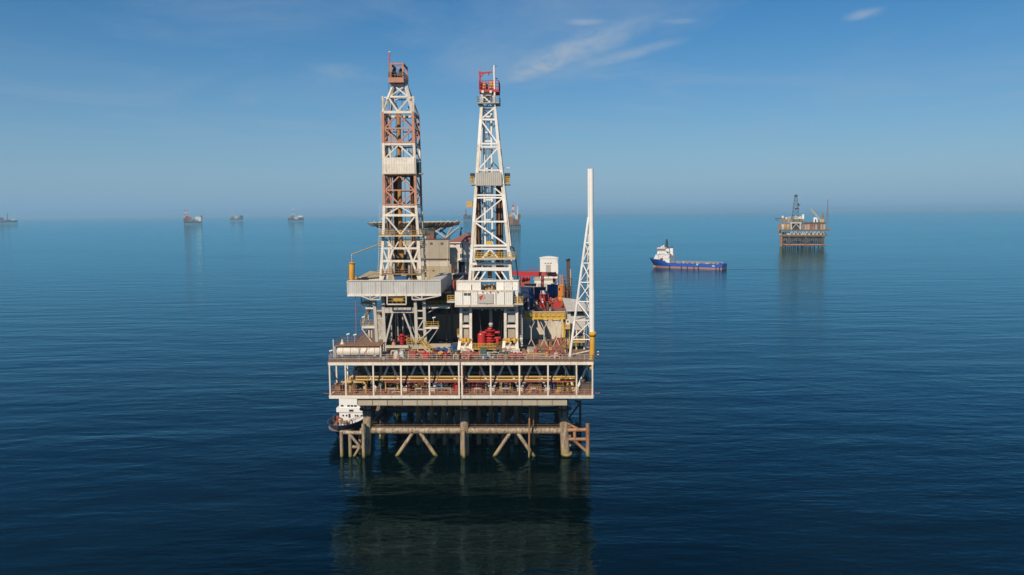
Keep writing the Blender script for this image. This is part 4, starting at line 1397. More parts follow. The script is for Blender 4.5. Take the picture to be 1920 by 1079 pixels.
def lf2(py, f, rear=False):
    return dpt2(LR, py, rear).lerp(dpt2(RW, py, rear), f)


st2 = [173, 198.5, 222.5, 268, 275, 319, 348, 366, 371, 416, 461, 466.5, 495, 505, 538]
for line in (LR, RW):
    for rear in (False, True):
        for a, b in zip(st2, st2[1:]):
            if b - a > 8:
                bar('leg', dpt2(line, a, rear), dpt2(line, b, rear), 0.6 if not rear else 0.4, 'white_clean' if (a // 40) % 2 else 'white', dr)
            else:
                bar('leg_joint', dpt2(line, a, rear), dpt2(line, b, rear), 0.66 if not rear else 0.5, 'white', dr)
for py, w_ in ((175, 0.34), (198.5, 0.36), (222.5, 0.36), (268.5, 0.34), (274.5, 0.36), (319, 0.34), (366, 0.32), (371, 0.32), (416, 0.36), (461, 0.4), (467, 0.4), (495, 0.5), (505, 0.7)):
    bar('girt', lf2(py, 0), lf2(py, 1), w_, 'white_clean', dr)
    if py not in (268.5, 366, 461):
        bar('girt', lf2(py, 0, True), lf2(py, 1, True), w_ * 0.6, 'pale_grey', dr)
        for l in (LR, RW):
            bar('side_girt', dpt2(l, py), dpt2(l, py, True), w_ * 0.6, 'white', dr)
zz = [(177, 0.05, 197, 0.92), (200, 0.95, 221, 0.05), (224, 0.04, 267, 0.96), (276, 0.96, 318, 0.04), (349, 0.62, 365, 0.97), (372, 0.97, 415, 0.03), (417, 0.03, 460, 0.97), (468, 0.5, 492, 0.2), (468, 0.5, 492, 0.8), (507, 0.24, 536, 0.02), (507, 0.40, 536, 0.16), (507, 0.76, 536, 0.98), (507, 0.6, 536, 0.84)]
for a, fa, b, fb2 in zz:
    bar('brace', lf2(a, fa), lf2(b, fb2), 0.29, 'white_clean', dr)
    if a < 470:
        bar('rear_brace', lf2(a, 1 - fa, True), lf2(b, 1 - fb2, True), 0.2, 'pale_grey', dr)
for l in (LR, RW):
    for a, b in ((173, 222.5), (268, 222.5), (275, 319), (371, 319), (371, 416), (461, 416), (467, 505)):
        bar('side_brace', dpt2(l, a), dpt2(l, b, True), 0.22, 'white', dr)
# racking board
pcorr('racking_board_panel', 891.5, 324, 941, 348, 14.4, 'pale_grey', dr, 0.42, 0.08)
a, b = P(881, 346, 14.2), P(955, 346, 14.2)
box2('racking_board_floor', (a.x, 14.6, a.z - 0.1), (b.x, 21, a.z + 0.06), 'grey', dr)
for x0, x1 in ((881.5, 888.5), (946, 955.5)):
    pbox('racking_wing', x0, 325, x1, 332, 15, 3, 'dark', dr)
    rail('racking_wing_railing', [P(x0, 345, 14.6), P(x1, 345, 14.6)], 'yellow', dr, 1.5, 0.4, 0.06, 4)
    pbox('racking_wing_panel', x0 + 1, 333, x1 - 1, 343, 15.3, 0.1, 'old_yellow', dr)
pbar('racking_arm', (943, 315), (956, 315), 15.5, 0.22, 'white', dr)
# guide rails for the top drive
gl, gr = (906.8, 908.2), (921, 923.6)
for px, p2 in ((907, 910.3), (921.3, 923.8)):
    ptube('guide_rail', (px, 203), (p2, 462), 17.2, 0.26, 'white_clean', dr, 8)
for py in (206, 219, 248.5, 265, 277, 316.5, 362.5, 375, 412.5):
    f = (py - 203) / 259
    pbar('guide_tie', (907 + 3.3 * f, py), (921.3 + 2.5 * f, py), 17.2, 0.3, 'white_clean', dr)
for px, b in ((911, 470), (914.5, 480), (917.5, 470)):
    ptube('drill_line', (px, 176), (px + 2, b), 17.6, 0.05, 'cable', dr, 5)
for x0, x1, a_, b_, n_, dx in ((893, 900, 349, 520, 6, 1.5), (931, 942, 349, 524, 8, 0.5)):
    for k in range(n_):
        px = x0 + (x1 - x0) * k / (n_ - 1)
        ptube('drill_pipe', (px, a_), (px + dx, b_), 18.6 + (k % 3) * 0.35, 0.19, 'brown_pipe' if (k + (x0 > 900)) % 4 else 'rust', dr, 6)
ptube('standpipe', (904, 349), (906, 500), 19.4, 0.16, 'grey', dr, 8)
pbox('travelling_block', 912.5, 453, 922.5, 462, 16.8, 1.2, 'yellow', dr)
MB().raw([tuple(P(917.5, 451.5, 17.4))] + [tuple(P(px, 458, yy)) for px, yy in ((911, 16.8), (924, 16.8), (924, 18), (911, 18))], [(0, 1, 2), (0, 2, 3), (0, 3, 4), (0, 4, 1), (1, 4, 3, 2)], 'yellow').build('block_hood', dr)
MB().raw([tuple(P(917.5, 467, 15.5))] + [tuple(P(px, 482, yy)) for px, yy in ((909, 15), (926, 15), (926, 17.5), (909, 17.5))], [(0, 1, 2), (0, 2, 3), (0, 3, 4), (0, 4, 1), (1, 4, 3, 2)], 'old_yellow').build('hook_frame', dr)
pbox('top_drive', 914, 500, 922, 522, 17, 1.2, 'pipe_gold', dr)
a, b = P(889, 485, 12.6), P(966, 485, 12.6)
box2('platform_floor', (a.x, 12.6, a.z - 0.3), (b.x, 14.2, a.z), 'pale_grey', dr)
rail('platform_railing', [(a.x, 12.65, a.z), (b.x, 12.65, a.z)], 'yellow', dr, 1.25, 0.7, 0.06, 3, 'yellow')
pbox('side_basket_floor', 874, 387.5, 887, 389, 16.5, 1.6, 'old_yellow', dr)
pbox('side_basket', 874.5, 377.5, 886, 387.4, 16.6, 1.4, 'old_yellow', dr)
# crown
a, b = P(899, 173, 16), P(935.5, 168.5, 16)
cr2 = box2('crown_platform', (a.x, 15.4, a.z - 0.1), (b.x, 20.6, b.z), 'red', dr)
rail('crown_railing', [(a.x, 15.5, b.z), (b.x, 15.5, b.z), (b.x, 20.5, b.z)], 'red', cr2, 1.8, 0.7, 0.06, 3)
for x0, x1, yt_ in ((901.5, 911.5, 155), (916, 926.5, 153)):
    pbox('crown_guard', x0, yt_, x1, 168, 16.6, 2.2, 'orange_red', cr2)
    pbox('crown_guard_slats', x0 + 1.2, yt_ + 2, x1 - 1.2, 166, 16.5, 0.08, 'old_yellow', cr2)
pbox('crown_sheave_box', 908, 158, 914, 169, 17.2, 2, 'dark', cr2)
for px in (905, 920):
    pbox('crown_pad', px - 2, 170, px + 2, 174.5, 15.2, 0.5, 'white_clean', dr)
pbox('crown_base', 906, 174, 922, 177.5, 15.9, 0.6, 'white_clean', dr)
gp_ = pbar('gallows_post', (900, 134), (900, 174), 16, 0.36, 'red', dr)
pbar('gallows_arm', (897.5, 137.5), (922.5, 135.5), 16, 0.3, 'red', gp_)
pbar('gallows_brace', (900, 146.5), (906.5, 138), 16, 0.22, 'red', gp_)
pbar('gallows_hook', (916.5, 137), (916.5, 142), 16, 0.15, 'dark', gp_)
ptube('whip_pole', (926.3, 123), (928, 198), 15.6, 0.2, 'white_clean', dr, 8)
pbar('whip_pole_yard', (922.5, 125), (932, 124.5), 15.6, 0.08, 'dark', dr)
pbox('wind_vane', 929, 146.5, 933, 149, 15.6, 0.1, 'dark', dr)
ptube('leg_pipe', (928, 197), (958, 462), 14.2, 0.11, 'white_clean', dr, 6)
ptube('leg_pipe', (929.5, 190), (960, 464), 14.1, 0.05, 'black', dr, 6)
pts = [P(x, y, 14) for x, y in ((958, 462), (963, 466), (966, 478), (968.5, 500), (971, 520), (972, 528))]
MB().path(pts, 0.13, 'black').build('kelly_hose', dr)
a, b = P(895, 193.5, 15.2), P(936, 193.5, 15.2)
box2('upper_platform', (a.x, 15, a.z - 0.12), (a.x + 1.1, 20, a.z + 0.1), 'grey', dr)
box2('upper_platform', (b.x - 1.1, 15, a.z - 0.12), (b.x, 20, a.z + 0.1), 'grey', dr)
box2('upper_platform', (a.x + 1.1, 15, a.z - 0.12), (b.x - 1.1, 15.8, a.z + 0.1), 'grey', dr)
rail('upper_platform_railing', [(a.x, 20, a.z), (a.x, 15.05, a.z), (b.x, 15.05, a.z), (b.x, 20, a.z)], 'grey', dr, 1.4, 0.9, 0.05, 3)
pbox('upper_machine', 905, 179, 921, 193, 17, 1.5, 'green', dr)

# ------------------------------------------------------------------ blowout preventers
def preventer(lab, px, pyb, y, sc, sat):
    b = P(px, pyb, y)
    t = thing('blowout_preventer', lab, 'blowout preventer', tuple(b))
    o = Vector(b)

    def cyl(nm, z0, z1, r, mat='red', n=14):
        tube(nm, o + Vector((0, 0, z0 * sc)), o + Vector((0, 0, z1 * sc)), r * sc, mat, t, n)
    cyl('base_spool', 0.0, 0.9, 0.75)
    cyl('lower_flange', 0.85, 1.1, 0.95)
    cyl('ram_body', 1.1, 2.0, 0.7)
    cyl('middle_flange', 2.0, 2.2, 1.0)
    cyl('annular_body', 2.2, 3.0, 0.62)
    cyl('top_flange', 2.95, 3.15, 1.05)
    cyl('top_cap', 3.15, 3.6, 0.5)
    for z, L_ in ((1.5, 2.0), (2.65, 1.9)):
        tube('ram_arm', o + Vector((-L_ * sc, 0, z * sc)), o + Vector((L_ * sc, 0, z * sc)), 0.26 * sc, 'red', t, 10)
        for s in (-1, 1):
            tube('ram_cylinder', o + Vector((s * L_ * sc, 0, z * sc)), o + Vector((s * (L_ + 0.12) * sc, 0, z * sc)), 0.42 * sc, 'red', t, 12)
    if sat:
        tube('choke_spool', o + Vector((1.5 * sc, -0.2, 0.3 * sc)), o + Vector((1.5 * sc, -0.2, 1.4 * sc)), 0.35 * sc, 'red', t, 10)
    return t


preventer('large bright red blowout preventer stack under the all-white derrick', 919, 648, 12.5, 1.05, True)
preventer('smaller red blowout preventer under the rust-banded derrick', 754, 646, 13.5, 0.62, False)
t = thing('accumulator_drum', 'round red accumulator tank beside the large blowout preventer', 'tank', tuple(P(903, 650, 12)))
o_ = P(903, 633, 12)
MB().tube(P(903, 650, 12), P(903, 628, 12), 0.85, 'red', 14).build('body', t)
MB().ball(P(903, 628, 12), 0.85, 'red', 14, 8, 0.6).build('dome', t)
tube('port', P(900.5, 627, 11.2), P(900.5, 627, 11.1), 0.12, 'lamp', t, 8)
t = thing('wellhead_stub', 'pinkish bell-shaped wellhead stub beside the smaller preventer', 'wellhead', tuple(P(738, 648, 12.5)))
MB().tube(P(738, 650, 12.5), P(738, 641, 12.5), 0.62, 'orange_red', 12, 0.35).build('bell', t)
tube('neck', P(738, 641, 12.5), P(738, 637, 12.5), 0.3, 'dull_red', t, 10)

# ------------------------------------------------------------------ flare tower
ft_ = thing('flare_tower', 'slim white lattice flare tower with twin pipes on the deck corner', 'flare tower', tuple(P(1092, 672, 3)))
YM = 1.6
b0 = P(1111.5, 640, YM)
ptube('main_pipe', (1108.2, 317), (1108.7, 430), YM, 0.46, 'white_clean', ft_, 14)
ptube('main_pipe', (1108.7, 430), (1109.4, 545), YM, 0.50, 'white_clean', ft_, 14)
ptube('main_pipe', (1109.4, 545), (1110, 640), YM, 0.54, 'white_clean', ft_, 14)
ptube('side_pipe', (1103.3, 317), (1103.6, 408), YM + 0.3, 0.16, 'white_clean', ft_, 10)
SL = [(1103.6, 408), (1068.5, 668)]


def sl(py, y=None):
    t_ = (py - 408) / 260.0
    y0 = YM + 0.3 + t_ * 1.6 if y is None else y
    return P(1103.6 + (1068.5 - 1103.6) * t_, py, y0)


def mp_(py):
    return P(1108 + (py - 317) * 0.0062, py, YM)


bar_pts = [408, 456, 494, 530, 566, 601, 637, 668]
for a, b in zip(bar_pts, bar_pts[1:]):
    tube('raking_leg', sl(a), sl(b), 0.26, 'white_clean', ft_, 10)
tb = Vector((P(1098, 655, 9).x, 9.5, ZD))
ttop = mp_(440) + Vector((-0.5, 0.5, 0))


def rl(py):
    t_ = (mp_(py).z - ttop.z) / (ZD - ttop.z)
    return ttop.lerp(tb, max(0, min(1, t_)))


tube('rear_leg', ttop, tb, 0.16, 'white_clean', ft_, 8)
for i, py in enumerate(bar_pts[1:7]):
    tube('cross_strut', sl(py), mp_(py), 0.12, 'white_clean', ft_, 8)
    tube('cross_strut', sl(py), rl(py), 0.09, 'white_clean', ft_, 8)
    tube('cross_strut', rl(py), mp_(py), 0.09, 'white_clean', ft_, 8)
for i, (a, b) in enumerate(zip(bar_pts[1:6], bar_pts[2:7])):
    if i % 2:
        tube('diagonal', sl(a), mp_(b), 0.12, 'white_clean', ft_, 8)
    else:
        tube('diagonal', mp_(a), sl(b), 0.12, 'white_clean', ft_, 8)
    if i < 3:
        tube('thin_diagonal', sl(a) if not i % 2 else mp_(a), mp_(b) if not i % 2 else sl(b), 0.08, 'white_clean', ft_, 6)
    tube('thin_diagonal', sl(a), rl(b), 0.08, 'white_clean', ft_, 6)
    tube('thin_diagonal', rl(a), mp_(b), 0.08, 'white_clean', ft_, 6)
ptube('amber_sleeve', (1111, 626), (1110, 688), 1.0, 0.52, 'amber', ft_, 14)
ptube('sleeve_collar', (1111, 623), (1111, 630), 1.0, 0.72, 'amber', ft_, 14)
ptube('sleeve_end', (1108, 687), (1111, 693), 1.0, 0.45, 'amber', ft_, 10)
pbar('sleeve_bracket', (1104, 676), (1111, 676), 1.0, 0.4, 'white', ft_)
tube('foot', (sl(668).x, sl(668).y, ZD), sl(664), 0.34, 'white', ft_, 10)
a = P(1090, 660, 2.8)
tube('hinge_strut', (sl(666).x, sl(666).y, ZD + 0.4), mp_(657), 0.14, 'rusty_white', ft_, 8)

# ================================================================== things on the upper deck
# white horizontal tank with a brown roof platform
tk = thing('storage_tank', 'white horizontal storage tank under a rust brown platform at the deck corner', 'tank', tuple(P(674, 670, 4.4)))
a, b = P(635, 659, 4.5), P(713, 659, 4.5)
tube('shell', a, b, 1.02, 'white', tk, 24)
for p, s in ((a, -1), (b, 1)):
    MB().tube(p, p + Vector((s * 0.35, 0, 0)), 1.0, 'white', 24, 0.6).build('end_cap', tk)
for px in (645, 659, 674, 689, 704):
    q = P(px, 659, 4.5)
    tube('hoop', q - Vector((0.04, 0, 0)), q + Vector((0.04, 0, 0)), 1.045, 'cream', tk, 24)
for px in (643, 704):
    q = P(px, 659, 4.5)
    box2('saddle', (q.x - 0.25, 3.7, ZD), (q.x + 0.25, 5.3, q.z - 0.6), 'grey', tk)
box2('skid_beam', (a.x + 0.4, 3.55, ZD + 0.004), (b.x - 0.4, 3.75, ZD + 0.25), 'navy', tk)
pbar('drain_pipe', (668, 664), (680, 664), 3.35, 0.1, 'grey', tk)
pbar('drain_post', (674, 650), (674, 669), 3.4, 0.08, 'shade_steel', tk)
pbar('stain_pipe', (697, 640), (680, 668), 3.42, 0.06, 'dull_red', tk)
zr = P(674, 648.5, 3.6).z
box2('roof_platform', (a.x - 0.6, 3.5, zr - 0.12), (b.x + 0.4, 7.6, zr + 0.06), 'rust', tk)
for x in (a.x - 0.5, b.x + 0.3):
    for yy in (3.6, 7.4):
        bar('platform_post', (x, yy, ZD), (x, yy, zr - 0.1), 0.16, 'white', tk)
bar('tall_post', (a.x - 0.75, 3.4, ZD), (a.x - 0.75, 3.4, zr + 1.3), 0.14, 'white', tk)
rail('platform_railing', [(a.x - 0.5, 7.4, zr), (a.x - 0.5, 3.6, zr)], 'rust', tk, 1.1, 1.2, 0.03, 3)
rail('platform_railing', [(a.x - 0.5, 7.5, zr), (b.x - 3, 7.5, zr)], 'rust', tk, 1.1, 1.2, 0.03, 3)
t = thing('deck_capstan', 'small white capstan standing on the brown tank platform', 'capstan', tuple(P(642, 645, 5)))
q = Vector((P(642, 645, 5).x, 5, zr + 0.06))
MB().tube(q, q + Vector((0, 0, 0.7)), 0.42, 'white', 12, 0.22).ball(q + Vector((0, 0, 0.8)), 0.25, 'cream', 10, 6).build('drum', t)
tube('flange', q, q + Vector((0, 0, 0.1)), 0.55, 'cream', t, 12)
for k, (px, py, y, zb2, lab) in enumerate(((652, 627, 7.2, zr, 'floodlight on a thin pole above the brown tank platform'), (665, 628, 7.0, zr, 'floodlight on a short pole beside the tall red pole'),
                                            (620, 658, 1.2, ZD, 'floodlight on a pole at the tank corner of the deck'), (681, 595, 11.3, P(680, 612, 11.6).z, 'floodlight on the pale gallery under the grey wind wall'),
                                            (813, 596, 10.8, P(813, 614.5, 10.6).z, 'floodlight on the stair landing of the grey substructure'))):
    p = P(px, py, y)
    t = thing('floodlight', lab, 'floodlight', (p.x, y, zb2))
    tube('pole', (p.x, y, zb2), (p.x, y, p.z), 0.05, 'pale_grey', t, 6)
    bar('lamp_head', (p.x - 0.25, y, p.z - 0.05), (p.x + 0.4, y, p.z + 0.12), 0.42, 'lamp', t, 0.22)
    bar('bracket', (p.x - 0.2, y, p.z - 0.14), (p.x + 0.2, y, p.z - 0.14), 0.08, 'grey', t)

# boxes, machines and drums along the front edge of the deck
def skid(name, lab, cat, x0, y0, x1, y1, y, mat, dep=1.4, extra='lid', group=None):
    a_, b_ = P(x0, y0, y), P(x1, y1, y)
    zb2 = ZD
    h = a_.z - zb2
    t = thing(name, lab, cat, ((a_.x + b_.x) / 2, y + dep / 2, zb2), group)
    box2('base_frame', (a_.x - 0.06, y - 0.06, zb2), (b_.x + 0.06, y + dep + 0.06, zb2 + 0.14), 'shade_steel', t)
    if extra == 'frame':
        box2('core', (a_.x + 0.25, y + 0.3, zb2 + 0.14), (b_.x - 0.25, y + dep - 0.3, zb2 + h * 0.7), mat, t)
        n = max(1, int((b_.x - a_.x) / 0.8))
        for k in range(n + 1):
            x = a_.x + (b_.x - a_.x) * k / n
            for yy in (y, y + dep):
                bar('frame_post', (x, yy, zb2 + 0.1), (x, yy, zb2 + h), 0.09, mat, t)
        for f in (0.45, 1.0):
            for yy in (y, y + dep):
                bar('frame_rail', (a_.x, yy, zb2 + h * f), (b_.x, yy, zb2 + h * f), 0.09, mat, t)
    elif extra == 'machine':
        box2('housing', (a_.x, y, zb2 + 0.14), (a_.x + (b_.x - a_.x) * 0.55, y + dep, zb2 + h * 0.8), mat, t)
        tube('motor', (a_.x + (b_.x - a_.x) * 0.5, y + dep / 2, zb2 + h * 0.5), (b_.x, y + dep / 2, zb2 + h * 0.5), h * 0.34, mat, t, 12)
        tube('stack', (a_.x + 0.3, y + dep / 2, zb2 + h * 0.8), (a_.x + 0.3, y + dep / 2, zb2 + h), 0.16, mat, t, 8)
        tube('valve', (b_.x - 0.3, y + 0.2, zb2 + h * 0.7), (b_.x - 0.3, y + 0.2, zb2 + h * 0.95), 0.2, 'dark', t, 8)
    else:
        box2('body', (a_.x, y, zb2 + 0.14), (b_.x, y + dep, zb2 + h * 0.9), mat, t)
        box2('lid', (a_.x - 0.05, y - 0.05, zb2 + h * 0.9), (b_.x + 0.05, y + dep + 0.05, zb2 + h), mat, t)
        for k in range(max(2, int((b_.x - a_.x) / 0.6))):
            n = max(2, int((b_.x - a_.x) / 0.6))
            x = a_.x + (b_.x - a_.x) * (k + 0.5) / n
            box2('rib', (x - 0.05, y - 0.05, zb2 + 0.2), (x + 0.05, y, zb2 + h * 0.85), mat, t)
    return t


skid('deck_cabinet', 'red cabinet on the deck edge before the red engine skid', 'cabinet', 768, 660, 779, 674, 2.0, 'dull_red')
skid('engine_skid', 'red engine skid with a motor on the deck edge', 'engine', 792, 662, 811, 675, 1.8, 'red', 1.6, 'machine')
skid('cargo_box', 'bright red ribbed cargo box under a blue tarpaulin', 'cargo box', 817, 660, 837, 675, 2.2, 'red', 1.8)
skid('generator_set', 'small green generator on the deck before the all-white derrick leg', 'generator', 853, 657, 862, 672, 3.0, 'green', 1.4, 'machine')
skid('deck_cabinet', 'tall green cabinet in front of the yellow preventer railing', 'cabinet', 901, 655, 912, 672, 2.6, 'green', 1.2)
skid('deck_cabinet', 'low green skid box in front of the yellow preventer railing', 'cabinet', 925, 663, 945, 675, 2.2, 'green', 1.2, 'frame')
skid('pipe_rack', 'rusty pipe basket on the deck edge by the all-white derrick foot', 'basket', 865, 664, 898, 675, 1.6, 'dull_red', 1.2, 'frame')
skid('pipe_rack', 'rusty open basket between the green skid box and the pink frames', 'basket', 955, 664, 985, 675, 1.6, 'dull_red', 1.2, 'frame')
skid('pipe_rack', 'faded pink steel frame stack near the flare tower foot', 'frame stack', 1021, 654, 1037, 674, 2.4, 'dull_red', 1.6, 'frame')
skid('pipe_rack', 'second faded pink steel frame stack, beside the first', 'frame stack', 1038, 656, 1053, 674, 2.2, 'dull_red', 1.6, 'frame')
skid('tan_crate', 'tan crate at the foot of a forked gallery prop', 'crate', 989, 653, 1005, 663, 8.0, 'tan', 1.6)
skid('pipe_rack', 'rusty rack of tubes behind the pink frames', 'rack', 1005, 650, 1050, 660, 9.0, 'rust', 1.6, 'frame')
skid('pallet_stack', 'rusty plates stacked on the deck by the tank', 'plates', 722, 668, 738, 675, 2.0, 'rust', 1.2, 'frame')
skid('pallet_stack', 'orange-brown crate between the blue valve and the green generator', 'crate', 845, 657, 852, 665, 7.0, 'orange_red', 1.0)
skid('pallet_stack', 'rust red bench skid in front of the emblem wall derrick', 'skid', 985, 668, 1012, 675, 1.4, 'orange_red', 0.9, 'frame')
skid('scrap_bin', 'rusty scrap bin behind the pipe rack near the grey cabin', 'bin', 1010, 640, 1035, 650, 16.0, 'rust', 2.5)
skid('scrap_bin', 'red-brown winch skid behind the scrap bin by the yellow ladder', 'winch', 1040, 632, 1056, 650, 14.0, 'dull_red', 2.0, 'machine')
skid('scrap_bin', 'brown sloping rubble chute beside the flare tower raking leg', 'chute', 1052, 640, 1064, 668, 8.0, 'rust', 3.0, 'frame')
for k, (px, py, mt, lab) in enumerate(((747, 672, 'orange_red', 'orange-red drum on the deck edge beside the grey tarpaulin'), (911, 674, 'blue', 'blue drum on the deck edge by the tall green cabinet'),
                                       (976, 673, 'dull_red', 'dull red drum beside the open basket'), (950, 674, 'orange_red', 'rusty drum beside the low green skid box'), (879, 675, 'dull_red', 'red drum in front of the pipe basket'))):
    q = P(px, py, 1.0)
    t = thing('oil_drum', lab, 'drum', (q.x, 1.0, ZD))
    tube('shell', (q.x, 1.0, ZD), (q.x, 1.0, ZD + 0.95), 0.34, mt, t, 14)
    for z in (0.3, 0.62, 0.93):
        tube('hoop', (q.x, 1.0, ZD + z), (q.x, 1.0, ZD + z + 0.04), 0.36, mt, t, 14)
for k, (x0, x1) in enumerate(((737.5, 747.6), (747.8, 758))):       # tarpaulin-covered heaps
    q0, q1 = P(x0, 674, 2.2), P(x1, 658, 2.2)
    n, m_ = 8, 6
    vs, fs = [], []
    for j in range(m_ + 1):
        for i in range(n + 1):
            u, v = i / n, j / m_
            hgt = (1 - abs(2 * u - 1) ** 7) * (1 - abs(2 * v - 1) ** 7)
            vs.append((q0.x + (q1.x - q0.x) * u, 2.0 + 1.6 * v, ZD + 0.004 + (q1.z - ZD) * max(0, hgt) * (0.9 + 0.1 * math.sin(9 * u + 5 * v + k))))
    for j in range(m_):
        for i in range(n):
            o_ = j * (n + 1) + i
            fs.append((o_, o_ + 1, o_ + n + 2, o_ + n + 1))
    tag(MB().raw(vs, fs, 'sheet_grey', True).build('tarpaulin_heap', None, (q0.x, 2.8, ZD)), 'grey tarpaulin heap on the deck edge beside the white tank', 'tarpaulin', 'grey tarpaulin heaps')
q0, q1 = P(815, 660, 2.3), P(839, 653, 2.3)
vs, fs = [], []
for j in range(5):
    for i in range(13):
        u, v = i / 12, j / 4
        vs.append((q0.x + (q1.x - q0.x) * u, 2.1 + 2.0 * v, q0.z + 0.1 + 0.35 * math.sin(u * 7.0) ** 2 + 0.25 * v - (0.25 if i in (0, 12) else 0)))
for j in range(4):
    for i in range(12):
        o_ = j * 13 + i
        fs.append((o_, o_ + 1, o_ + 14, o_ + 13))
tag(MB().raw(vs + [(v[0], v[1], v[2] - 0.1) for v in vs], fs + [tuple(65 + i for i in reversed(f)) for f in fs], 'blue', True).build('blue_tarpaulin', None, (q0.x, 3, q0.z)), 'blue tarpaulin spread over the bright red cargo box', 'tarpaulin')
t = thing('valve_tree', 'blue valve tree beside the dark skid end', 'valve', tuple(P(849, 662, 6)))
q = P(849, 660, 6)
tube('stem', (q.x, 6, ZD), (q.x, 6, P(849, 647, 6).z), 0.25, 'blue', t, 10)
for k, ang in enumerate((20, 75, 130)):
    zz_ = P(849, 650 + k * 2.5, 6).z
    dx = 0.75 * math.cos(R(ang))
    bar('arm', (q.x - dx, 6, zz_ - 0.3), (q.x + dx, 6, zz_ + 0.4), 0.22, 'blue', t)
for k in range(34):                                              # small loose stuff that reads as rusty clutter
    x = rnd.uniform(-14.5, 20.5)
    y = rnd.uniform(3.6, 8.2)
    if -2.5 < x < 13.5 and y > 6.5:
        y = rnd.uniform(3.6, 5.5)
    h = rnd.uniform(0.35, 1.1)
    wx = rnd.uniform(0.4, 1.5)
    mt = rnd.choice(['rust', 'orange_red', 'dull_red', 'shade_steel', 'cream', 'grey', 'green', 'rust'])
    t = thing('deck_bin', 'small ' + HUE[mt] + (' wide' if wx > 0.95 else ' narrow') + (' tall' if h > 0.72 else ' low') + ' bin among the clutter on the upper deck', 'bin', (x, y, ZD), 'small bins and boxes on the upper deck')
    box2('body', (x - wx / 2, y, ZD), (x + wx / 2, y + 0.8, ZD + h), mt, t)
    bar('handle', (x - wx / 2, y - 0.05, ZD + h * 0.8), (x + wx / 2, y - 0.05, ZD + h * 0.8), 0.08, 'cream', t)
for k in range(9):
    x = -14 + k * 4.1 + rnd.uniform(-0.8, 0.8)
    y = rnd.uniform(2.0, 3.2)
    mt = rnd.choice(['rust', 'cream', 'dull_red'])
    t = thing('spare_pipe', 'loose ' + HUE[mt] + ' pipe lying along the upper deck edge', 'pipe', (x, y, ZD), 'loose pipes on the upper deck')
    tube('body', (x, y, ZD + 0.14), (x + rnd.uniform(2.5, 5), y + rnd.uniform(-0.3, 0.3), ZD + 0.14), 0.13, mt, t, 8)
    for f in (0.3, 1.9):
        box2('chock', (x + f, y - 0.25, ZD), (x + f + 0.15, y + 0.25, ZD + 0.06), 'shade_steel', t)
t = thing('white_pipe_bundle', 'white pipe laid across the deck before the all-white derrick feet', 'pipe', tuple(P(950, 662, 7)))
ptube('body', (905, 662.5), (985, 661.5), 6.4, 0.2, 'white', t)
for px in (915, 945, 975):
    pbox('support', px - 2, 661, px + 2, 668, 6.2, 0.5, 'shade_steel', t)

# grey control cabin on stilts by the flare tower
cb = thing('control_cabin', 'grey control cabin with sloping roof on stilts behind the flare tower', 'cabin', tuple(P(1082, 660, 12)))
w0, w1 = P(1064, 600, 12), P(1098, 600, 12)
zc_t, zc_b = P(1080, 581, 12).z, P(1080, 619, 12).z
box2('front_wall', (w0.x, 12, zc_b), (w1.x, 12.2, zc_t), 'pale_grey', cb)
box2('body', (w0.x + 0.05, 12.25, zc_b), (w1.x - 0.05, 19, zc_t - 0.02), 'grey', cb)
rt = [P(1054, 558.5, 19), P(1092, 563, 19), P(1106, 581.5, 11.2), P(1062, 582, 11.2)]
vs = [tuple(v) for v in rt]
MB().raw(vs + [(v[0], v[1], v[2] - 0.25) for v in vs], [(3, 2, 1, 0), (4, 5, 6, 7), (0, 1, 5, 4), (1, 2, 6, 5), (2, 3, 7, 6), (3, 0, 4, 7)], 'pale_grey').build('roof', cb)
gp = P(1060, 582, 12)
MB().raw([(w0.x, 12, zc_t), (w0.x, 19, zc_t), (w0.x, 19, rt[0].z - 0.3), (w0.x + 0.1, 12, zc_t), (w0.x + 0.1, 19, zc_t), (w0.x + 0.1, 19, rt[0].z - 0.3)], [(0, 1, 2), (5, 4, 3), (0, 2, 5, 3), (0, 3, 4, 1), (1, 4, 5, 2)], 'grey').build('gable_wall', cb)
fr = pbox('window', 1070, 584, 1097, 592.5, 11.93, 0.06, 'dark', cb)
for k in range(4):
    x0 = 1070.8 + k * 6.6
    pbox('pane', x0, 584.8, x0 + 5.8, 591.8, 11.90, 0.02, 'glass', fr)
for x in (w0.x + 0.3, (w0.x + w1.x) / 2, w1.x - 0.3):
    for yy in (12.3, 18.5):
        bar('stilt', (x, yy, ZD), (x, yy, zc_b), 0.26, 'white', cb)
rail('walkway_railing', [P(1068, 641, 10.8), P(1100, 641, 10.8)], 'yellow', cb, 1.1, 0.9, 0.05, 3)
pbox('walkway', 1066, 640.5, 1100, 643, 10.7, 1.5, 'old_yellow', cb)
for px in (1067, 1080, 1098):
    pbar('walkway_post', (px, 642), (px, 668), 10.9, 0.14, 'yellow' if px < 1090 else 'pale_grey', cb)
box2('under_store', (w0.x + 0.6, 14, ZD), (w1.x - 0.5, 18, zc_b - 1.6), 'green', cb)
yc = thing('switch_cabinet', 'yellow and white switch cabinet raised beside the grey cabin', 'cabinet', tuple(P(1064, 640, 10)))
pbox('upper_box', 1061, 600, 1068.5, 609, 10, 0.8, 'white', yc)
pbox('lower_box', 1059, 609, 1069, 617.5, 9.9, 0.9, 'old_yellow', yc)
for px in (1060, 1068):
    pbar('leg', (px, 617), (px, 668), 10.4, 0.12, 'yellow', yc)
pbox('dial', 1063.3, 601.5, 1066, 605, 9.95, 0.06, 'dark', yc)
pbox('dial', 1060.2, 610.5, 1062, 612.5, 9.85, 0.06, 'dark', yc)
ladder('ladder', P(1055.5, 652, 10.6), P(1055, 603, 10.6), 'yellow', yc, 0.5)
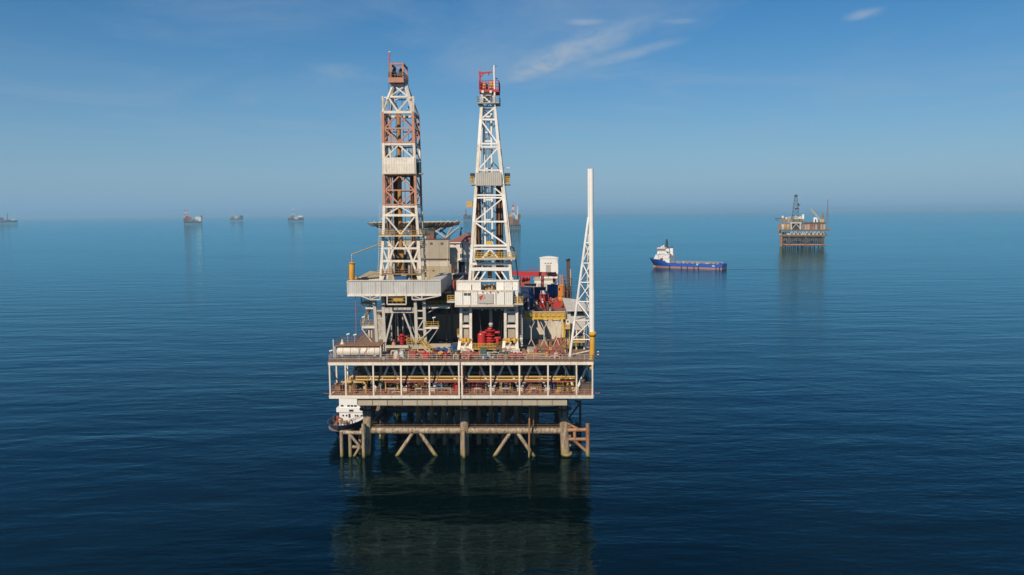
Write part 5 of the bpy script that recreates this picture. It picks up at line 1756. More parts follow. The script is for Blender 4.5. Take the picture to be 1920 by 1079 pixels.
pbar('ladder_tie', (1055, 606), (1061, 606), 10.6, 0.1, 'yellow', yc)
pbar('stair_rail', (1056, 607), (1058, 633), 10.2, 0.35, 'yellow', yc)

# ------------------------------------------------------------------ on the mezzanine roof, behind the white derrick
def zbox(name, lab, cat, x0, y0, x1, y1, y, dep, mat, zb2=ZM, kind='box', group=None):
    a_, b_ = P(x0, y0, y), P(x1, y1, y)
    t = thing(name, lab, cat, ((a_.x + b_.x) / 2, y + dep / 2, zb2), group)
    if kind == 'box':
        box2('base_frame', (a_.x, y, zb2), (b_.x, y + dep, zb2 + 0.25), 'shade_steel', t)
        box2('body', (a_.x + 0.06, y + 0.06, zb2 + 0.25), (b_.x - 0.06, y + dep - 0.06, a_.z - 0.12), mat, t)
        box2('roof', (a_.x, y, a_.z - 0.12), (b_.x, y + dep, a_.z), mat, t)
        n = max(2, int((b_.x - a_.x) / 0.7))
        for k in range(n):
            x = a_.x + (b_.x - a_.x) * (k + 0.5) / n
            box2('rib', (x - 0.06, y, zb2 + 0.25), (x + 0.06, y + 0.06, a_.z - 0.12), mat, t)
    else:
        c_ = ((a_.x + b_.x) / 2, y + dep / 2)
        r_ = (b_.x - a_.x) / 2
        tube('shell', (c_[0], c_[1], zb2), (c_[0], c_[1], a_.z), r_, mat, t, 20)
        tube('top_ring', (c_[0], c_[1], a_.z), (c_[0], c_[1], a_.z + 0.15), r_ * 1.04, mat, t, 20)
        tube('manhole', (c_[0], c_[1], a_.z + 0.15), (c_[0], c_[1], a_.z + 0.45), r_ * 0.3, 'grey', t, 12)
    return t


ct = zbox('cargo_container', 'red cargo container with white panel marks on the roof by the yellow gallery', 'container', 1011, 553, 1030, 574, 35, 3.0, 'red')
pbox('white_mark', 1016, 560, 1019.5, 563.5, 34.94, 0.04, 'lamp', ct)
pbox('white_mark', 1016, 564.5, 1019.5, 568, 34.94, 0.04, 'lamp', ct)
dr_ = thing('steel_drum_tank', 'pale grey drum lying on top of the red cargo container', 'tank', tuple(P(1020, 553, 36)))
tube('shell', P(1013.5, 550.5, 36.5), P(1027, 550.5, 36.5), 0.72, 'pale_grey', dr_, 16)
for px in (1014.5, 1020, 1026):
    tube('hoop', P(px, 550.5, 36.5) - Vector((0.06, 0, 0)), P(px, 550.5, 36.5) + Vector((0.06, 0, 0)), 0.76, 'grey', dr_, 16)
for px in (1016, 1025):
    pbox('cradle', px - 1, 552, px + 1, 556.5, 36.2, 0.6, 'grey', dr_)
t = zbox('machinery_skid', 'red machinery skid with pipes beside the red cargo container', 'machine skid', 1031, 566, 1053, 575.5, 34.5, 2.2, 'red')
for k in range(6):
    px = 1032.5 + k * 3.5
    ptube('pipe_stub', (px, 568), (px, 558 + (k % 3) * 3), 35.2, 0.22, rnd.choice(['orange_red', 'red', 'rust']), t, 8)
pbar('top_rail', (1023, 561), (1044, 561), 35.6, 0.25, 'orange_red', t)
t = zbox('mud_pump', 'dark blue pump set next to the red cargo container', 'pump', 986, 563, 1000, 577, 33, 2.4, 'navy')
for k in range(4):
    ptube('cylinder', (988 + k * 3, 563.5), (988 + k * 3, 557.5), 34, 0.35, ('blue', 'green', 'blue', 'navy')[k], t, 10)
zbox('mixing_tank', 'slate blue mixing tank behind the dark blue pump set', 'tank', 991, 543, 1001, 565, 42, 2.0, 'blue', kind='cyl')
zbox('mixing_tank', 'big blue round tank beside the orange crane cab', 'tank', 1026, 537, 1047, 560, 46, 4.2, 'blue', kind='cyl')
zbox('cargo_container', 'long navy container row end before the white store', 'container', 976, 540, 1000, 556, 50, 2.6, 'navy')
zbox('cargo_container', 'navy container between the slate blue tank and the big blue tank', 'container', 1001, 540, 1024, 557, 48, 2.6, 'navy')
zbox('cargo_container', 'low brown container in front of the white store', 'container', 983, 533, 1006, 545, 55, 2.6, 'tan')
t = zbox('machinery_skid', 'red winch machinery below the red crane boom', 'winch', 976, 522, 994, 540, 58, 3.0, 'dull_red')
for k in range(3):
    tube('drum', P(978 + k * 6, 521, 58), P(982 + k * 6, 521, 58), 0.9 - k * 0.15, 'red', t, 12)
for k in range(16):
    px = rnd.uniform(982, 1052)
    yy = rnd.uniform(28, 40)
    q = P(px, 560, yy)
    h = rnd.uniform(0.8, 2.2)
    mt = rnd.choice(['rust', 'grey', 'navy', 'red', 'shade_steel', 'cream'])
    t = thing('roof_fitting', 'small ' + HUE[mt] + (' tall' if h > 1.5 else ' short') + ' pipe fitting among the machines behind the yellow gallery', 'fitting', (q.x, yy, ZM), 'pipe fittings behind the yellow gallery')
    tube('body', (q.x, yy, ZM), (q.x, yy, ZM + h), rnd.uniform(0.15, 0.4), mt, t, 8)
    tube('cap', (q.x, yy, ZM + h), (q.x, yy, ZM + h + 0.12), 0.42, 'rust', t, 8)
pts = [P(x, y, 31) for x, y in ((976, 577), (977, 556), (981, 547.5), (986, 547), (990.5, 552), (991, 577))]
t = thing('hose_arch', 'grey arched pipe behind the yellow corner gallery', 'pipe', (pts[0].x, 31, ZM))
pts[0].z = pts[-1].z = ZM
MB().path(pts, 0.22, 'grey', 8).build('pipe_length', t)
tube('foot', pts[0], pts[0] + Vector((0, 0, 0.2)), 0.4, 'grey', t, 10)
# white store and the white tower house behind it
ws = thing('white_store', 'low white store with rails on its roof behind the blue containers', 'store', tuple(P(1024, 545, 60)))
a, b = P(1002, 523, 60), P(1046, 545, 60)
box2('wall', (a.x, 60, ZM), (b.x, 66, a.z - 0.3), 'white_clean', ws)
box2('roof', (a.x - 0.2, 59.8, a.z - 0.3), (b.x + 0.2, 66.2, a.z), 'cream', ws)
rail('roof_railing', [(a.x, 59.9, a.z), (b.x, 59.9, a.z)], 'shade_steel', ws, 1.2, 1.2, 0.06, 2)
for k in range(3):
    pbox('door', 1008 + k * 12, 532, 1014 + k * 12, 543, 59.9, 0.08, 'pale_grey', ws)
th = thing('tower_house', 'white flat-topped tower house with grey door behind the red boom', 'tower house', tuple(P(1029, 520, 63)))
a, b = P(1012.5, 484.5, 62), P(1046.5, 515, 62)
zs = ws and P(1024, 523, 60).z
box2('wall', (a.x, 62, zs), (b.x, 65.9, a.z), 'white_clean', th)
n = 8
vs = []
for k in range(n + 1):
    u = k / n
    vs.append((a.x - 0.15 + (b.x - a.x + 0.3) * u, a.z + 0.004 + 0.35 * math.sin(math.pi * u)))
MB().raw([(x, 61.9, z) for x, z in vs] + [(x, 66, z) for x, z in vs] + [(vs[0][0], 61.9, a.z - 0.12), (vs[-1][0], 61.9, a.z - 0.12), (vs[-1][0], 66, a.z - 0.12), (vs[0][0], 66, a.z - 0.12)],
         [(i, i + 1, n + 2 + i, n + 1 + i) for i in range(n)] + [tuple(range(n, -1, -1)) + (2 * n + 2, 2 * n + 3), tuple(range(n + 1, 2 * n + 2)) + (2 * n + 4, 2 * n + 5)], 'white_clean').build('roof', th)
pbox('door', 1023.5, 497, 1032.5, 511, 61.9, 0.08, 'grey', th)
for px in (1021.5, 1026.5, 1031.5):
    pbox('vent', px, 493.3, px + 2.6, 494.6, 61.9, 0.08, 'dark', th)
# red crane boom
cr = thing('deck_crane', 'red box-girder crane boom on a post in front of the white tower house', 'crane', tuple(P(1017, 545, 52)))
pbar('boom', (958, 512.5), (1013, 514), 52, 1.05, 'red', cr, 1.05)
pbar('boom_tip', (1013, 514), (1041, 514.5), 52, 1.0, 'dull_red', cr, 1.0)
pbar('boom_head', (1039, 511), (1043, 518), 52, 0.8, 'dull_red', cr)
q = P(1017, 518, 52)
tube('post', (q.x, 52, ZM), (q.x, 52, q.z + 0.4), 0.42, 'dull_red', cr, 10)
pbar('hook_line', (1039, 517), (1039, 523), 52, 0.1, 'cable', cr)
pbox('hook_block', 1036.5, 523.5, 1041.5, 531, 51.8, 0.7, 'dull_red', cr)
rail('boom_railing', [P(992, 509.5, 52.2), P(1012, 510.5, 52.2)], 'dull_red', cr, 1.0, 1.0, 0.05, 2)
# orange crane
oc = thing('pedestal_crane', 'orange pedestal crane cab with lattice mast by the roof edge', 'crane', tuple(P(1051, 575, 40)))
q = P(1051, 556, 40)
tube('pedestal', (q.x, 40.6, ZM), (q.x, 40.6, q.z), 0.75, 'orange', oc, 12)
cab_ = pbox('cab', 1046.5, 537, 1055, 556, 39.8, 1.8, 'orange', oc)
pbox('cab_window', 1047.5, 540.5, 1050, 544.5, 39.74, 0.06, 'glass', cab_)
pbox('cab_roof', 1049, 534.5, 1059, 537, 39.7, 2.0, 'orange', cab_)
for px in (1050, 1054.5):
    pbar('mast_leg', (px, 515), (px, 536), 40.4, 0.22, 'orange_red', oc)
for k in range(4):
    pbar('mast_brace', (1050, 517 + k * 5), (1054.5, 521 + k * 5), 40.4, 0.14, 'orange_red', oc)
pbox('engine', 1055.5, 541, 1066, 553, 40, 1.6, 'orange_red', oc)
tube('winch_drum', P(1056, 547, 39.8), P(1060, 547, 39.8), 0.6, 'red', oc, 12)
for px, t_ in ((1063.5, 490), (1067, 489)):
    nm = thing('exhaust_stack', 'tall rust brown exhaust stack with black rim beside the orange crane', 'exhaust stack', (P(px, 560, 44).x, 44, ZM), 'pair of exhaust stacks')
    q = P(px, t_, 44)
    p2 = P(px + 1.5, 545, 44)
    tube('pipe', (p2.x, 44, ZM), q, 0.22, 'brown_pipe', nm, 10)
    tube('rim', q, q + Vector((0, 0, 0.5)), 0.27, 'black', nm, 10)
    tube('bracket', p2 - Vector((0.5, 0, 0)), p2 + Vector((0.5, 0, 0)), 0.12, 'rust', nm, 6)
t = thing('whip_aerial', 'thin white mast standing behind the exhaust stacks', 'mast', (P(1070, 560, 43).x, 43, ZM))
ptube('pole', (1069.5, 505), (1071.5, 560), 43, 0.14, 'cream', t, 6)
q = P(1071.5, 560, 43)
tube('foot', (q.x, 43, ZM), (q.x, 43, q.z), 0.2, 'cream', t, 6)
for k in range(10):
    px = 1057 + k * 1.6
    yy = 38 + (k % 4) * 1.5
    q = P(px, 560, yy)
    hgt = P(px, 520 + (k * 7) % 30, yy).z
    mt = rnd.choice(['rust', 'shade_steel', 'orange_red', 'brown_pipe'])
    t = thing('standing_pipe', HUE[mt] + (' tall' if hgt - ZM > 6 else ' short') + ' standing pipe crowded round the orange crane', 'pipe', (q.x, yy, ZM), 'standing pipes by the orange crane')
    tube('body', (q.x, yy, ZM), (q.x, yy, hgt), 0.16, mt, t, 6)
    tube('flange', (q.x, yy, hgt), (q.x, yy, hgt + 0.15), 0.3, 'rust', t, 8)

# ------------------------------------------------------------------ tan block, living quarters, helideck
YT = 46.5
tb_ = thing('tan_block', 'windowless tan clad block behind the rust-banded derrick', 'block', tuple(P(785, 545, YT)))
zt_ = P(820, 450, YT).z
z1 = P(820, 490, YT).z
z2 = P(820, 499.5, YT).z
x0, x1 = P(727, 480, YT).x, P(843, 480, YT).x
n = 6
for i in range(n):
    xa_ = x0 + (x1 - x0) * i / n
    xb2 = x0 + (x1 - x0) * (i + 1) / n
    box2('upper_cladding', (xa_ + 0.015, YT, z1), (xb2 - 0.015, YT + 0.15, zt_), 'tan', tb_)
    box2('middle_cladding', (xa_ + 0.015, YT - 0.03, z2), (xb2 - 0.015, YT + 0.15, z1 - 0.02), 'girder', tb_)
    box2('lower_cladding', (xa_ + 0.015, YT - 0.06, 33.3), (xb2 - 0.015, YT + 0.15, z2 - 0.02), 'sand', tb_)
box2('core', (x0 + 0.02, YT + 0.17, 33.3), (x1 - 0.02, YT + 1.0, zt_ - 0.02), 'tan', tb_)
box2('rear_core', (x0 + 0.5, YT + 1.0, 33.3), (x1 - 3.4, 62, zt_ - 0.3), 'tan', tb_)
box2('roof_trim', (x0 - 0.1, YT - 0.1, zt_), (x1 + 0.1, YT + 1.1, zt_ + 0.2), 'shade_steel', tb_)
bar('corner_pipe', (x1 + 0.25, YT - 0.1, ZM), (x1 + 0.25, YT - 0.1, z2 + 0.5), 0.3, 'sand', tb_)
bar('roof_joist', (x0 + 3, YT + 1, zt_ - 0.1), (x1 - 1, 56, zt_ - 0.1), 0.3, 'shade_steel', tb_)
for px in (806, 826):
    pbox('vent', px, 455, px + 5, 459, YT - 0.08, 0.1, 'shade_steel', tb_)
pbar('cable_tray', (797, 486), (842, 486), YT - 0.15, 0.2, 'shade_steel', tb_)
pbar('downpipe', (839, 451), (839.5, 500), YT - 0.15, 0.18, 'girder', tb_)
pbox('door', 829, 500.5, 834.5, 511, YT - 0.12, 0.1, 'grey', tb_)
pbar('wall_lamp', (811, 507.5), (814, 507.5), YT - 0.12, 0.25, 'shade_steel', tb_)
lq = thing('living_quarters', 'white living quarters with red-brown hipped roof between the two derricks', 'living quarters', tuple(P(868, 530, 50)))
zq0 = P(868, 455, 50).z
qx0, qx1 = P(842, 480, 50).x, P(895, 480, 50).x
box2('wall', (qx0, 50.3, ZM), (qx1, 66, zq0), 'white', lq)
ez = zq0 + 0.1
rz_ = P(875, 437, 55).z
vs = [(qx0 - 0.5, 49.8, ez), (qx1 + 0.5, 49.8, ez), (qx1 + 0.5, 66.5, ez), (qx0 - 0.5, 66.5, ez), ((qx0 + qx1) / 2 + 0.6, 53.6, rz_), ((qx0 + qx1) / 2 + 0.6, 63, rz_)]
MB().raw(vs, [(0, 1, 4), (1, 2, 5, 4), (2, 3, 5), (3, 0, 4, 5), (3, 2, 1, 0)], 'roof_red').build('roof', lq)
box2('eaves', (qx0 - 0.45, 49.85, zq0 - 0.15), (qx1 + 0.45, 66.4, zq0 + 0.09), 'white_clean', lq)
for (wx, wy) in ((865, 461), (865, 480), (888, 461), (888, 480)):
    wi = pbox('window', wx - 3, wy - 4, wx + 3, wy + 4, 50.2, 0.08, 'pale_grey', lq)
    pbox('pane', wx - 2.4, wy - 3.4, wx - 0.3, wy + 3.4, 50.17, 0.03, 'glass', wi)
    pbox('pane', wx + 0.3, wy - 3.4, wx + 2.4, wy + 3.4, 50.17, 0.03, 'glass', wi)
pbox('vent', 851.5, 458, 854, 460, 50.2, 0.08, 'dark', lq)
a, b = P(857.5, 491, 48.5), P(874, 512, 48.5)
for x in (a.x, b.x - 0.3):
    box2('porch_wall', (x, 48.5, b.z), (x + 0.3, 50.28, a.z), 'white', lq)
MB().raw([(a.x - 0.3, 48.3, a.z), (b.x + 0.3, 48.3, a.z), ((a.x + b.x) / 2, 48.3, a.z + 0.55), (a.x - 0.3, 50.28, a.z), (b.x + 0.3, 50.28, a.z), ((a.x + b.x) / 2, 50.28, a.z + 0.55)],
         [(0, 1, 2), (5, 4, 3), (0, 2, 5, 3), (2, 1, 4, 5), (0, 3, 4, 1)], 'white').build('porch_roof', lq)
box2('doorway', (a.x + 0.3, 50.22, b.z), (b.x - 0.3, 50.29, a.z - 0.05), 'dark', lq)
pbox('door', 865.5, 498, 869.5, 511.5, 50.15, 0.06, 'pale_grey', lq)
box2('porch_floor', (a.x - 1.4, 46.5, b.z - 0.25), (b.x + 1.6, 50.28, b.z), 'white', lq)
for x in (a.x - 1.2, b.x + 1.4):
    bar('porch_post', (x, 46.7, ZM), (x, 46.7, b.z - 0.2), 0.25, 'pale_grey', lq)
rail('porch_railing', [(a.x - 1.3, 46.6, b.z), (a.x + 0.3, 46.6, b.z)], 'dull_red', lq, 1.0, 0.6, 0.05, 3)
stair('porch_stair', (b.x + 1.4, 47.2, b.z), (a.x - 3.5, 47.2, ZM + 3), 1.0, 'dull_red', lq)
# helideck
hd = thing('helideck', 'grey helicopter deck on spread struts over the living quarters', 'helideck', tuple(P(812, 455, 58)))
c = P(778, 421, 62)
Rh = (P(862, 421, 62).x - P(694, 421, 62).x) / 2
zh = P(778, 418.5, 52).z
vs = []
for rr, z in ((Rh, zh), (Rh, zh - 0.25), (Rh - 1.6, zh - 0.25), (Rh - 1.6, zh - 1.3), (Rh - 4, zh - 1.5)):
    vs += [(c.x + rr * math.cos(R(22.5 + 45 * i)), 63 + rr * math.sin(R(22.5 + 45 * i)), z) for i in range(8)]
fs = [tuple(range(8))]
for j in range(4):
    fs += [(j * 8 + (i + 1) % 8, j * 8 + i, j * 8 + 8 + i, j * 8 + 8 + (i + 1) % 8) for i in range(8)]
fs.append(tuple(reversed(range(32, 40))))
MB().raw(vs, fs, 'concrete').build('landing_deck', hd)
ring_ = [(c.x + (Rh + 0.02) * math.cos(R(22.5 + 45 * i)), 63 + (Rh + 0.02) * math.sin(R(22.5 + 45 * i)), zh) for i in range(8)]
for i in range(8):
    p, q = Vector(ring_[i]), Vector(ring_[(i + 1) % 8])
    bar('edge_beam', p + Vector((0, 0, 0.05)), q + Vector((0, 0, 0.05)), 0.2, 'cream', hd, 0.3)
    for k in range(7):                                      # safety-net frames tilted outwards
        s_ = p.lerp(q, (k + 0.5) / 7)
        d_ = (s_ - Vector((c.x, 63, zh))).normalized()
        bar('net_frame', s_ - d_ * 0.4 + Vector((0, 0, -0.9)), s_ + d_ * 1.2 + Vector((0, 0, 0.12)), 1.15, 'tan', hd, 0.08)
    mid_ = p.lerp(q, 0.5)
    MB().ball(mid_ + Vector((0, 0, 0.35)), 0.16, 'lamp', 8, 5).build('perimeter_light', hd)
hb = P(822, 449, 58)
zhb = zt_ + 0.2
for k, (dx, yy) in enumerate(((-2.4, 52), (2.4, 52), (-2.4, 62), (2.4, 62))):
    x = P(823, 440, 56).x + dx
    tube('strut', (x, min(yy, 49.5) if yy < 55 else 60, zhb if yy < 55 else ZM), (x + dx * 1.3, yy, zh - 1.4), 0.26, 'grey', hd, 8)
    tube('strut', (x, min(yy, 49.5) if yy < 55 else 60, zhb + 0.3 if yy < 55 else zhb), (x - dx * 1.5, yy, zh - 1.4), 0.2, 'grey', hd, 8)
for px0, px1 in ((836, 861), (834, 847), (812, 820)):
    ptube('strut', (px0, 449), (px1, 426), 56, 0.2, 'grey', hd, 8)
pbox('machine_house', 800, 434, 814, 452, 49.0, 4, 'shade_steel', hd)
for px in (803, 809):
    pbox('machine_door', px, 440, px + 3, 448, 48.9, 0.08, 'dull_red', hd)
pbox('support_house', 803, 428, 816, 436, 51, 4, 'dark', hd)
# gap between the two drilling units
t = thing('valve_station', 'blue box and red pipework between the two drilling units', 'machine', tuple(P(846, 560, 22)))
pbox('blue_box', 841, 541, 850, 555, 22, 2, 'navy', t)
for k in range(4):
    ptube('red_pipe', (850.5 + k * 1.4, 527), (850.5 + k * 1.4, 545), 21 + k * 0.3, 0.22, 'dull_red', t, 8)
a = P(846, 555, 22)
bar('stand', (a.x, 23, ZD), (a.x, 23, a.z), 0.5, 'shade_steel', t)
wk = thing('link_bridge', 'yellow railed link bridge between the grey and the white wind walls', 'walkway', tuple(P(838, 549, 20)))
pbox('floor', 826, 548.5, 845, 550.5, 19, 2.5, 'pale_grey', wk)
rail('railing', [P(827, 549, 19.1), P(844, 549, 19.1)], 'old_yellow', wk, 1.3, 0.8, 0.06, 3)
a = P(836, 550, 20)
bar('post', (a.x, 20.5, ZD), (a.x, 20.5, a.z), 0.3, 'shade_steel', wk)
FM.pop()

# ================================================================== ships
def hull(parent, L, B, zf, za, mat, rake=4.0, bmat='hull_red', fwd=0.28, boot=1.0, draft=1.5, bul=1.0, stern_w=0.92):
    """ship hull with a raked flared bow at x=0 and a flat stern at x=L"""
    n = 22

    def sheer(t):
        if t < fwd:
            return zf - (zf - za) * 0.25 * (t / fwd)
        if t < fwd + 0.10:
            u = (t - fwd) / 0.10
            u = u * u * (3 - 2 * u)
            return (zf - (zf - za) * 0.25) * (1 - u) + za * u
        return za

    def hb(t, lev):
        full = B / 2
        p = (0.55, 0.7, 0.95)[lev]
        k = (5.2, 4.2, 3.0)[lev]
        w_ = full * min(1.0, (1 - (1 - min(1, t * k)) ** 2) ** p if t * k < 1 else 1.0)
        if t > 0.88:
            w_ *= 1 - (1 - stern_w) * ((t - 0.88) / 0.12)
        return max(w_, 0.03)
    ts = [0, 0.01, 0.025, 0.05, 0.08, 0.12, 0.16, 0.2, 0.25, 0.28, 0.31, 0.35, 0.4, 0.5, 0.6, 0.7, 0.8, 0.9, 0.95, 1.0]
    up, low, inner = MB(), MB(), MB()
    rows = []
    for t in ts:
        zs_ = sheer(t)
        levs = [(-draft, 2, 1.0), (0.0, 2, 1.0), (boot, 2, 0.8), (boot + (zs_ - boot) * 0.5, 1, 0.4), (zs_, 0, 0.0)]
        rows.append([(rake * r_ + t * (L - rake * r_), hb(t, lv), z) for z, lv, r_ in levs])
    def skin(mb, j0, j1, m):
        for s in (-1, 1):
            vs = [(p[0], s * p[1], p[2]) for row in rows for p in row[j0:j1 + 1]]
            w_ = j1 - j0 + 1
            fs = []
            for i in range(len(rows) - 1):
                for j in range(w_ - 1):
                    f = (i * w_ + j, (i + 1) * w_ + j, (i + 1) * w_ + j + 1, i * w_ + j + 1)
                    fs.append(f if s < 0 else tuple(reversed(f)))
            mb.raw(vs, fs, m, True)
        e = rows[-1][j0:j1 + 1]
        vs = [(p[0], -p[1], p[2]) for p in e] + [(p[0], p[1], p[2]) for p in e]
        k = len(e)
        mb.raw(vs, [(j, k + j, k + j + 1, j + 1) for j in range(k - 1)], m)
    skin(up, 2, 4, mat)
    skin(low, 0, 2, bmat)
    up.build('hull', parent)
    low.build('boot_top', parent)
    vs, fs = [], []
    for row in rows:
        p = row[4]
        for s in (-1, 1):
            vs.append((p[0], s * max(p[1] - 0.12, 0.01), p[2] - bul))
    fs = [(2 * i, 2 * i + 2, 2 * i + 3, 2 * i + 1) for i in range(len(rows) - 1)]
    inner.raw(vs, fs, 'deck_wood')
    inner.build('main_deck', parent)
    cap = MB()
    for s in (-1, 1):
        for i in range(len(rows) - 1):
            p, q = rows[i][4], rows[i + 1][4]
            cap.bar((p[0], s * p[1], p[2]), (q[0], s * q[1], q[2]), 0.25, mat, 0.15)
    cap.build('bulwark_rail', parent)


def decals(parent, mbs):
    pass


# supply vessel under way
p_st, p_bw = PZ(1362, 506.5, 0), PZ(1222, 502, 0)
dirv = (p_st - p_bw)
ang = math.atan2(dirv.y, dirv.x)
Ls = 69.0
FM.append(Matrix.Translation((p_bw.x, p_bw.y, 0)) @ Matrix.Rotation(ang, 4, 'Z') @ Matrix.Translation((-5.0, 7.0, 0)))
sv = thing('supply_ship', 'blue supply ship under way with white bridge forward and long open cargo deck', 'ship', (Ls / 2, 0, 0))
hull(sv, Ls, 15, 8.2, 4.6, 'hull_blue', 5.5, 'hull_red', 0.2, 1.55)
MB().ball((5.0, 0, 0.3), 1.6, 'hull_red', 12, 8, 0.7).build('bulbous_bow', sv)
# superstructure, stepped
vs = [(5.6, -5.6, 6.4), (17.5, -6.4, 6.4), (17.5, 6.4, 6.4), (5.6, 5.6, 6.4), (8.2, -5.4, 12.0), (17.5, -6.2, 12.0), (17.5, 6.2, 12.0), (8.2, 5.4, 12.0)]
bxf = [(3, 2, 1, 0), (4, 5, 6, 7), (0, 1, 5, 4), (1, 2, 6, 5), (2, 3, 7, 6), (3, 0, 4, 7)]
MB().raw(vs, bxf, 'ship_white').build('deckhouse', sv)
box2('upper_deckhouse', (9.4, -5.2, 12.0), (18.5, 5.2, 14.6), 'ship_white', sv)
box2('boat_deck', (9.0, -6.5, 11.9), (19.5, 6.5, 12.12), 'ship_white', sv)
vs = [(10.2, -5.4, 14.6), (17.2, -5.4, 14.6), (17.2, 5.4, 14.6), (10.2, 5.4, 14.6), (9.4, -6.0, 17.4), (17.6, -6.0, 17.4), (17.6, 6.0, 17.4), (9.4, 6.0, 17.4)]
br = MB().raw(vs, bxf, 'ship_white').build('bridge', sv)
for k in range(6):
    x = 10.0 + k * 1.2
    box2('bridge_window', (x, -5.93, 15.6), (x + 0.95, -5.6, 16.7), 'glass', br)
box2('bridge_stripe', (9.3, -6.06, 17.4), (17.7, 6.06, 17.75), 'orange_red', sv)
box2('bridge_roof', (9.6, -5.6, 17.75), (17.0, 5.6, 18.1), 'ship_white', sv)
for k, (x, z) in enumerate(((11, 8.6), (13, 8.6), (15, 8.6), (12, 13.0), (14, 13.0), (16, 13.0), (11, 10.4), (15, 10.4))):
    tube('porthole', (x, -6.35, z), (x, -5.2, z), 0.32, 'glass', sv, 10)
box2('aft_house', (17.5, -6.2, 4.0), (21.5, 6.2, 11.0), 'ship_white', sv)
box2('funnel_casing', (18.0, -5.8, 11.0), (20.8, -3.6, 17.2), 'ship_white', sv)
box2('funnel_casing', (18.0, 3.6, 11.0), (20.8, 5.8, 17.2), 'ship_white', sv)
for y in (-4.7, 4.7):
    tube('funnel_pipe', (19.4, y, 17.2), (19.6, y, 18.6), 0.5, 'dark', sv, 10)
for z in (8.0, 12.2, 14.8):
    rail('deck_railing', [(17.6, -6.3, z), (22.0, -6.3, z)], 'ship_white', sv, 1.1, 1.0, 0.06, 3)
    box2('balcony', (17.5, -6.4, z - 0.14), (22, -5.8, z), 'ship_white', sv)
box2('dark_opening', (20.8, -6.26, 8.4), (21.4, -6.1, 10.4), 'dark', sv)
box2('dark_opening', (18.6, -5.86, 13.0), (20.4, -5.7, 14.2), 'dark', sv)
mst = MB()
for x, y in ((15.4, -0.9), (17.0, -0.9), (15.4, 0.9), (17.0, 0.9)):
    mst.bar((x, y, 18.0), (16.2 + (x - 16.2) * 0.5, y * 0.5, 25.0), 0.35, 'mast_dark')
for z in (19.5, 21, 22.5, 24):
    mst.box((16.2, 0, z), (1.4, 1.4, 0.18), 'mast_dark')
mst.build('mast', sv)
box2('mast_core', (15.7, -0.6, 18.0), (16.7, 0.6, 25.4), 'mast_dark', sv)
bar('radar_scanner', (16.2, -1.8, 23.2), (16.2, 1.8, 23.2), 0.3, 'dark', sv)
bar('yard', (14.6, 0, 21.8), (17.8, 0, 21.8), 0.22, 'mast_dark', sv)
MB().ball((12.5, 2.0, 19.0), 0.9, 'ship_white', 12, 8).build('radome', sv)
MB().ball((12.5, -2.6, 18.7), 0.7, 'ship_white', 12, 8).build('radome', sv)
bt = MB().ball((14.2, -7.0, 8.4), 1.5, 'orange', 10, 6, 0.62).build('rescue_boat', sv)
for z in (6.8, 9.6):
    bar('davit_arm', (12.8, -6.4, z), (12.8, -7.6, z + 1), 0.2, 'ship_white', sv)
for k in range(14):                                        # cargo rails and gear along the open deck
    x = 23.0 + k * 3.2
    for s in (-1, 1):
        box2('cargo_rail_post', (x, s * 7.0 - 0.15, 3.6), (x + 0.3, s * 7.0 + 0.15, 5.7), 'sand', sv)
for s in (-1, 1):
    bar('cargo_rail', (23, s * 7.0, 5.6), (66, s * 7.0, 5.6), 0.3, 'sand', sv)
for k in range(13):
    x = 25 + k * 3.1 + rnd.uniform(-0.4, 0.4)
    y = rnd.uniform(-4.5, 4.5)
    h = rnd.uniform(0.8, 2.4)
    box2('deck_gear', (x, y - 1, 3.6), (x + rnd.uniform(1.2, 2.8), y + 1.2, 3.6 + h), rnd.choice(['sand', 'cream', 'rust', 'grey', 'white', 'old_yellow']), sv)
for x in (22, 33, 38.5, 44.5, 48.5, 64, 67):
    box2('tyre_fender', (x - 0.4, -7.75 if x < 62 else -7.45, 0.15), (x + 0.4, -7.0, 2.3), 'black', sv)
for (x, z, w_) in ((46.5, 3.4, 1.6), (60.5, 2.7, 2.2), (6.5, 6.2, 2.0)):
    y = -7.53 if x > 20 else -5.9
    box2('painted_mark', (x, y, z), (x + w_, y + 0.5 if x < 20 else y + 0.06, z + 0.7), 'lamp', sv) if x > 20 else None
bar('stern_roller', (68.6, -5, 3.9), (68.6, 5, 3.9), 0.8, 'shade_steel', sv)
FM.pop()
M['wake'] = sea_material('wake_dark_tinted', (0.34, 0.60, 0.74, 1))  # copy of the sea with the wake's darker reflection put into the tint
wk0, wk1 = PZ(1364, 505.5, 0), PZ(1520, 507.5, 0)
dv_ = (wk1 - wk0).normalized()
nv_ = Vector((-dv_.y, dv_.x, 0))
vs, fs = [], []
for k in range(25):
    u = k / 24
    c_ = wk0.lerp(wk1, u) + nv_ * (3.0 * math.sin(u * 5.0) * u)
    hw = (4.2 + 2.0 * math.sin(u * 17)) * (1 - u * 0.75)
    vs += [tuple(c_ - nv_ * hw + Vector((0, 0, 0.02))), tuple(c_ + nv_ * hw + Vector((0, 0, 0.02)))]
fs = [(2 * k, 2 * k + 2, 2 * k + 3, 2 * k + 1) for k in range(24)]
tag(MB().raw(vs, fs, 'wake').build('ship_wake'), 'wake with darker reflection tinted in, trailing behind the blue supply ship', 'wake', kind='stuff')

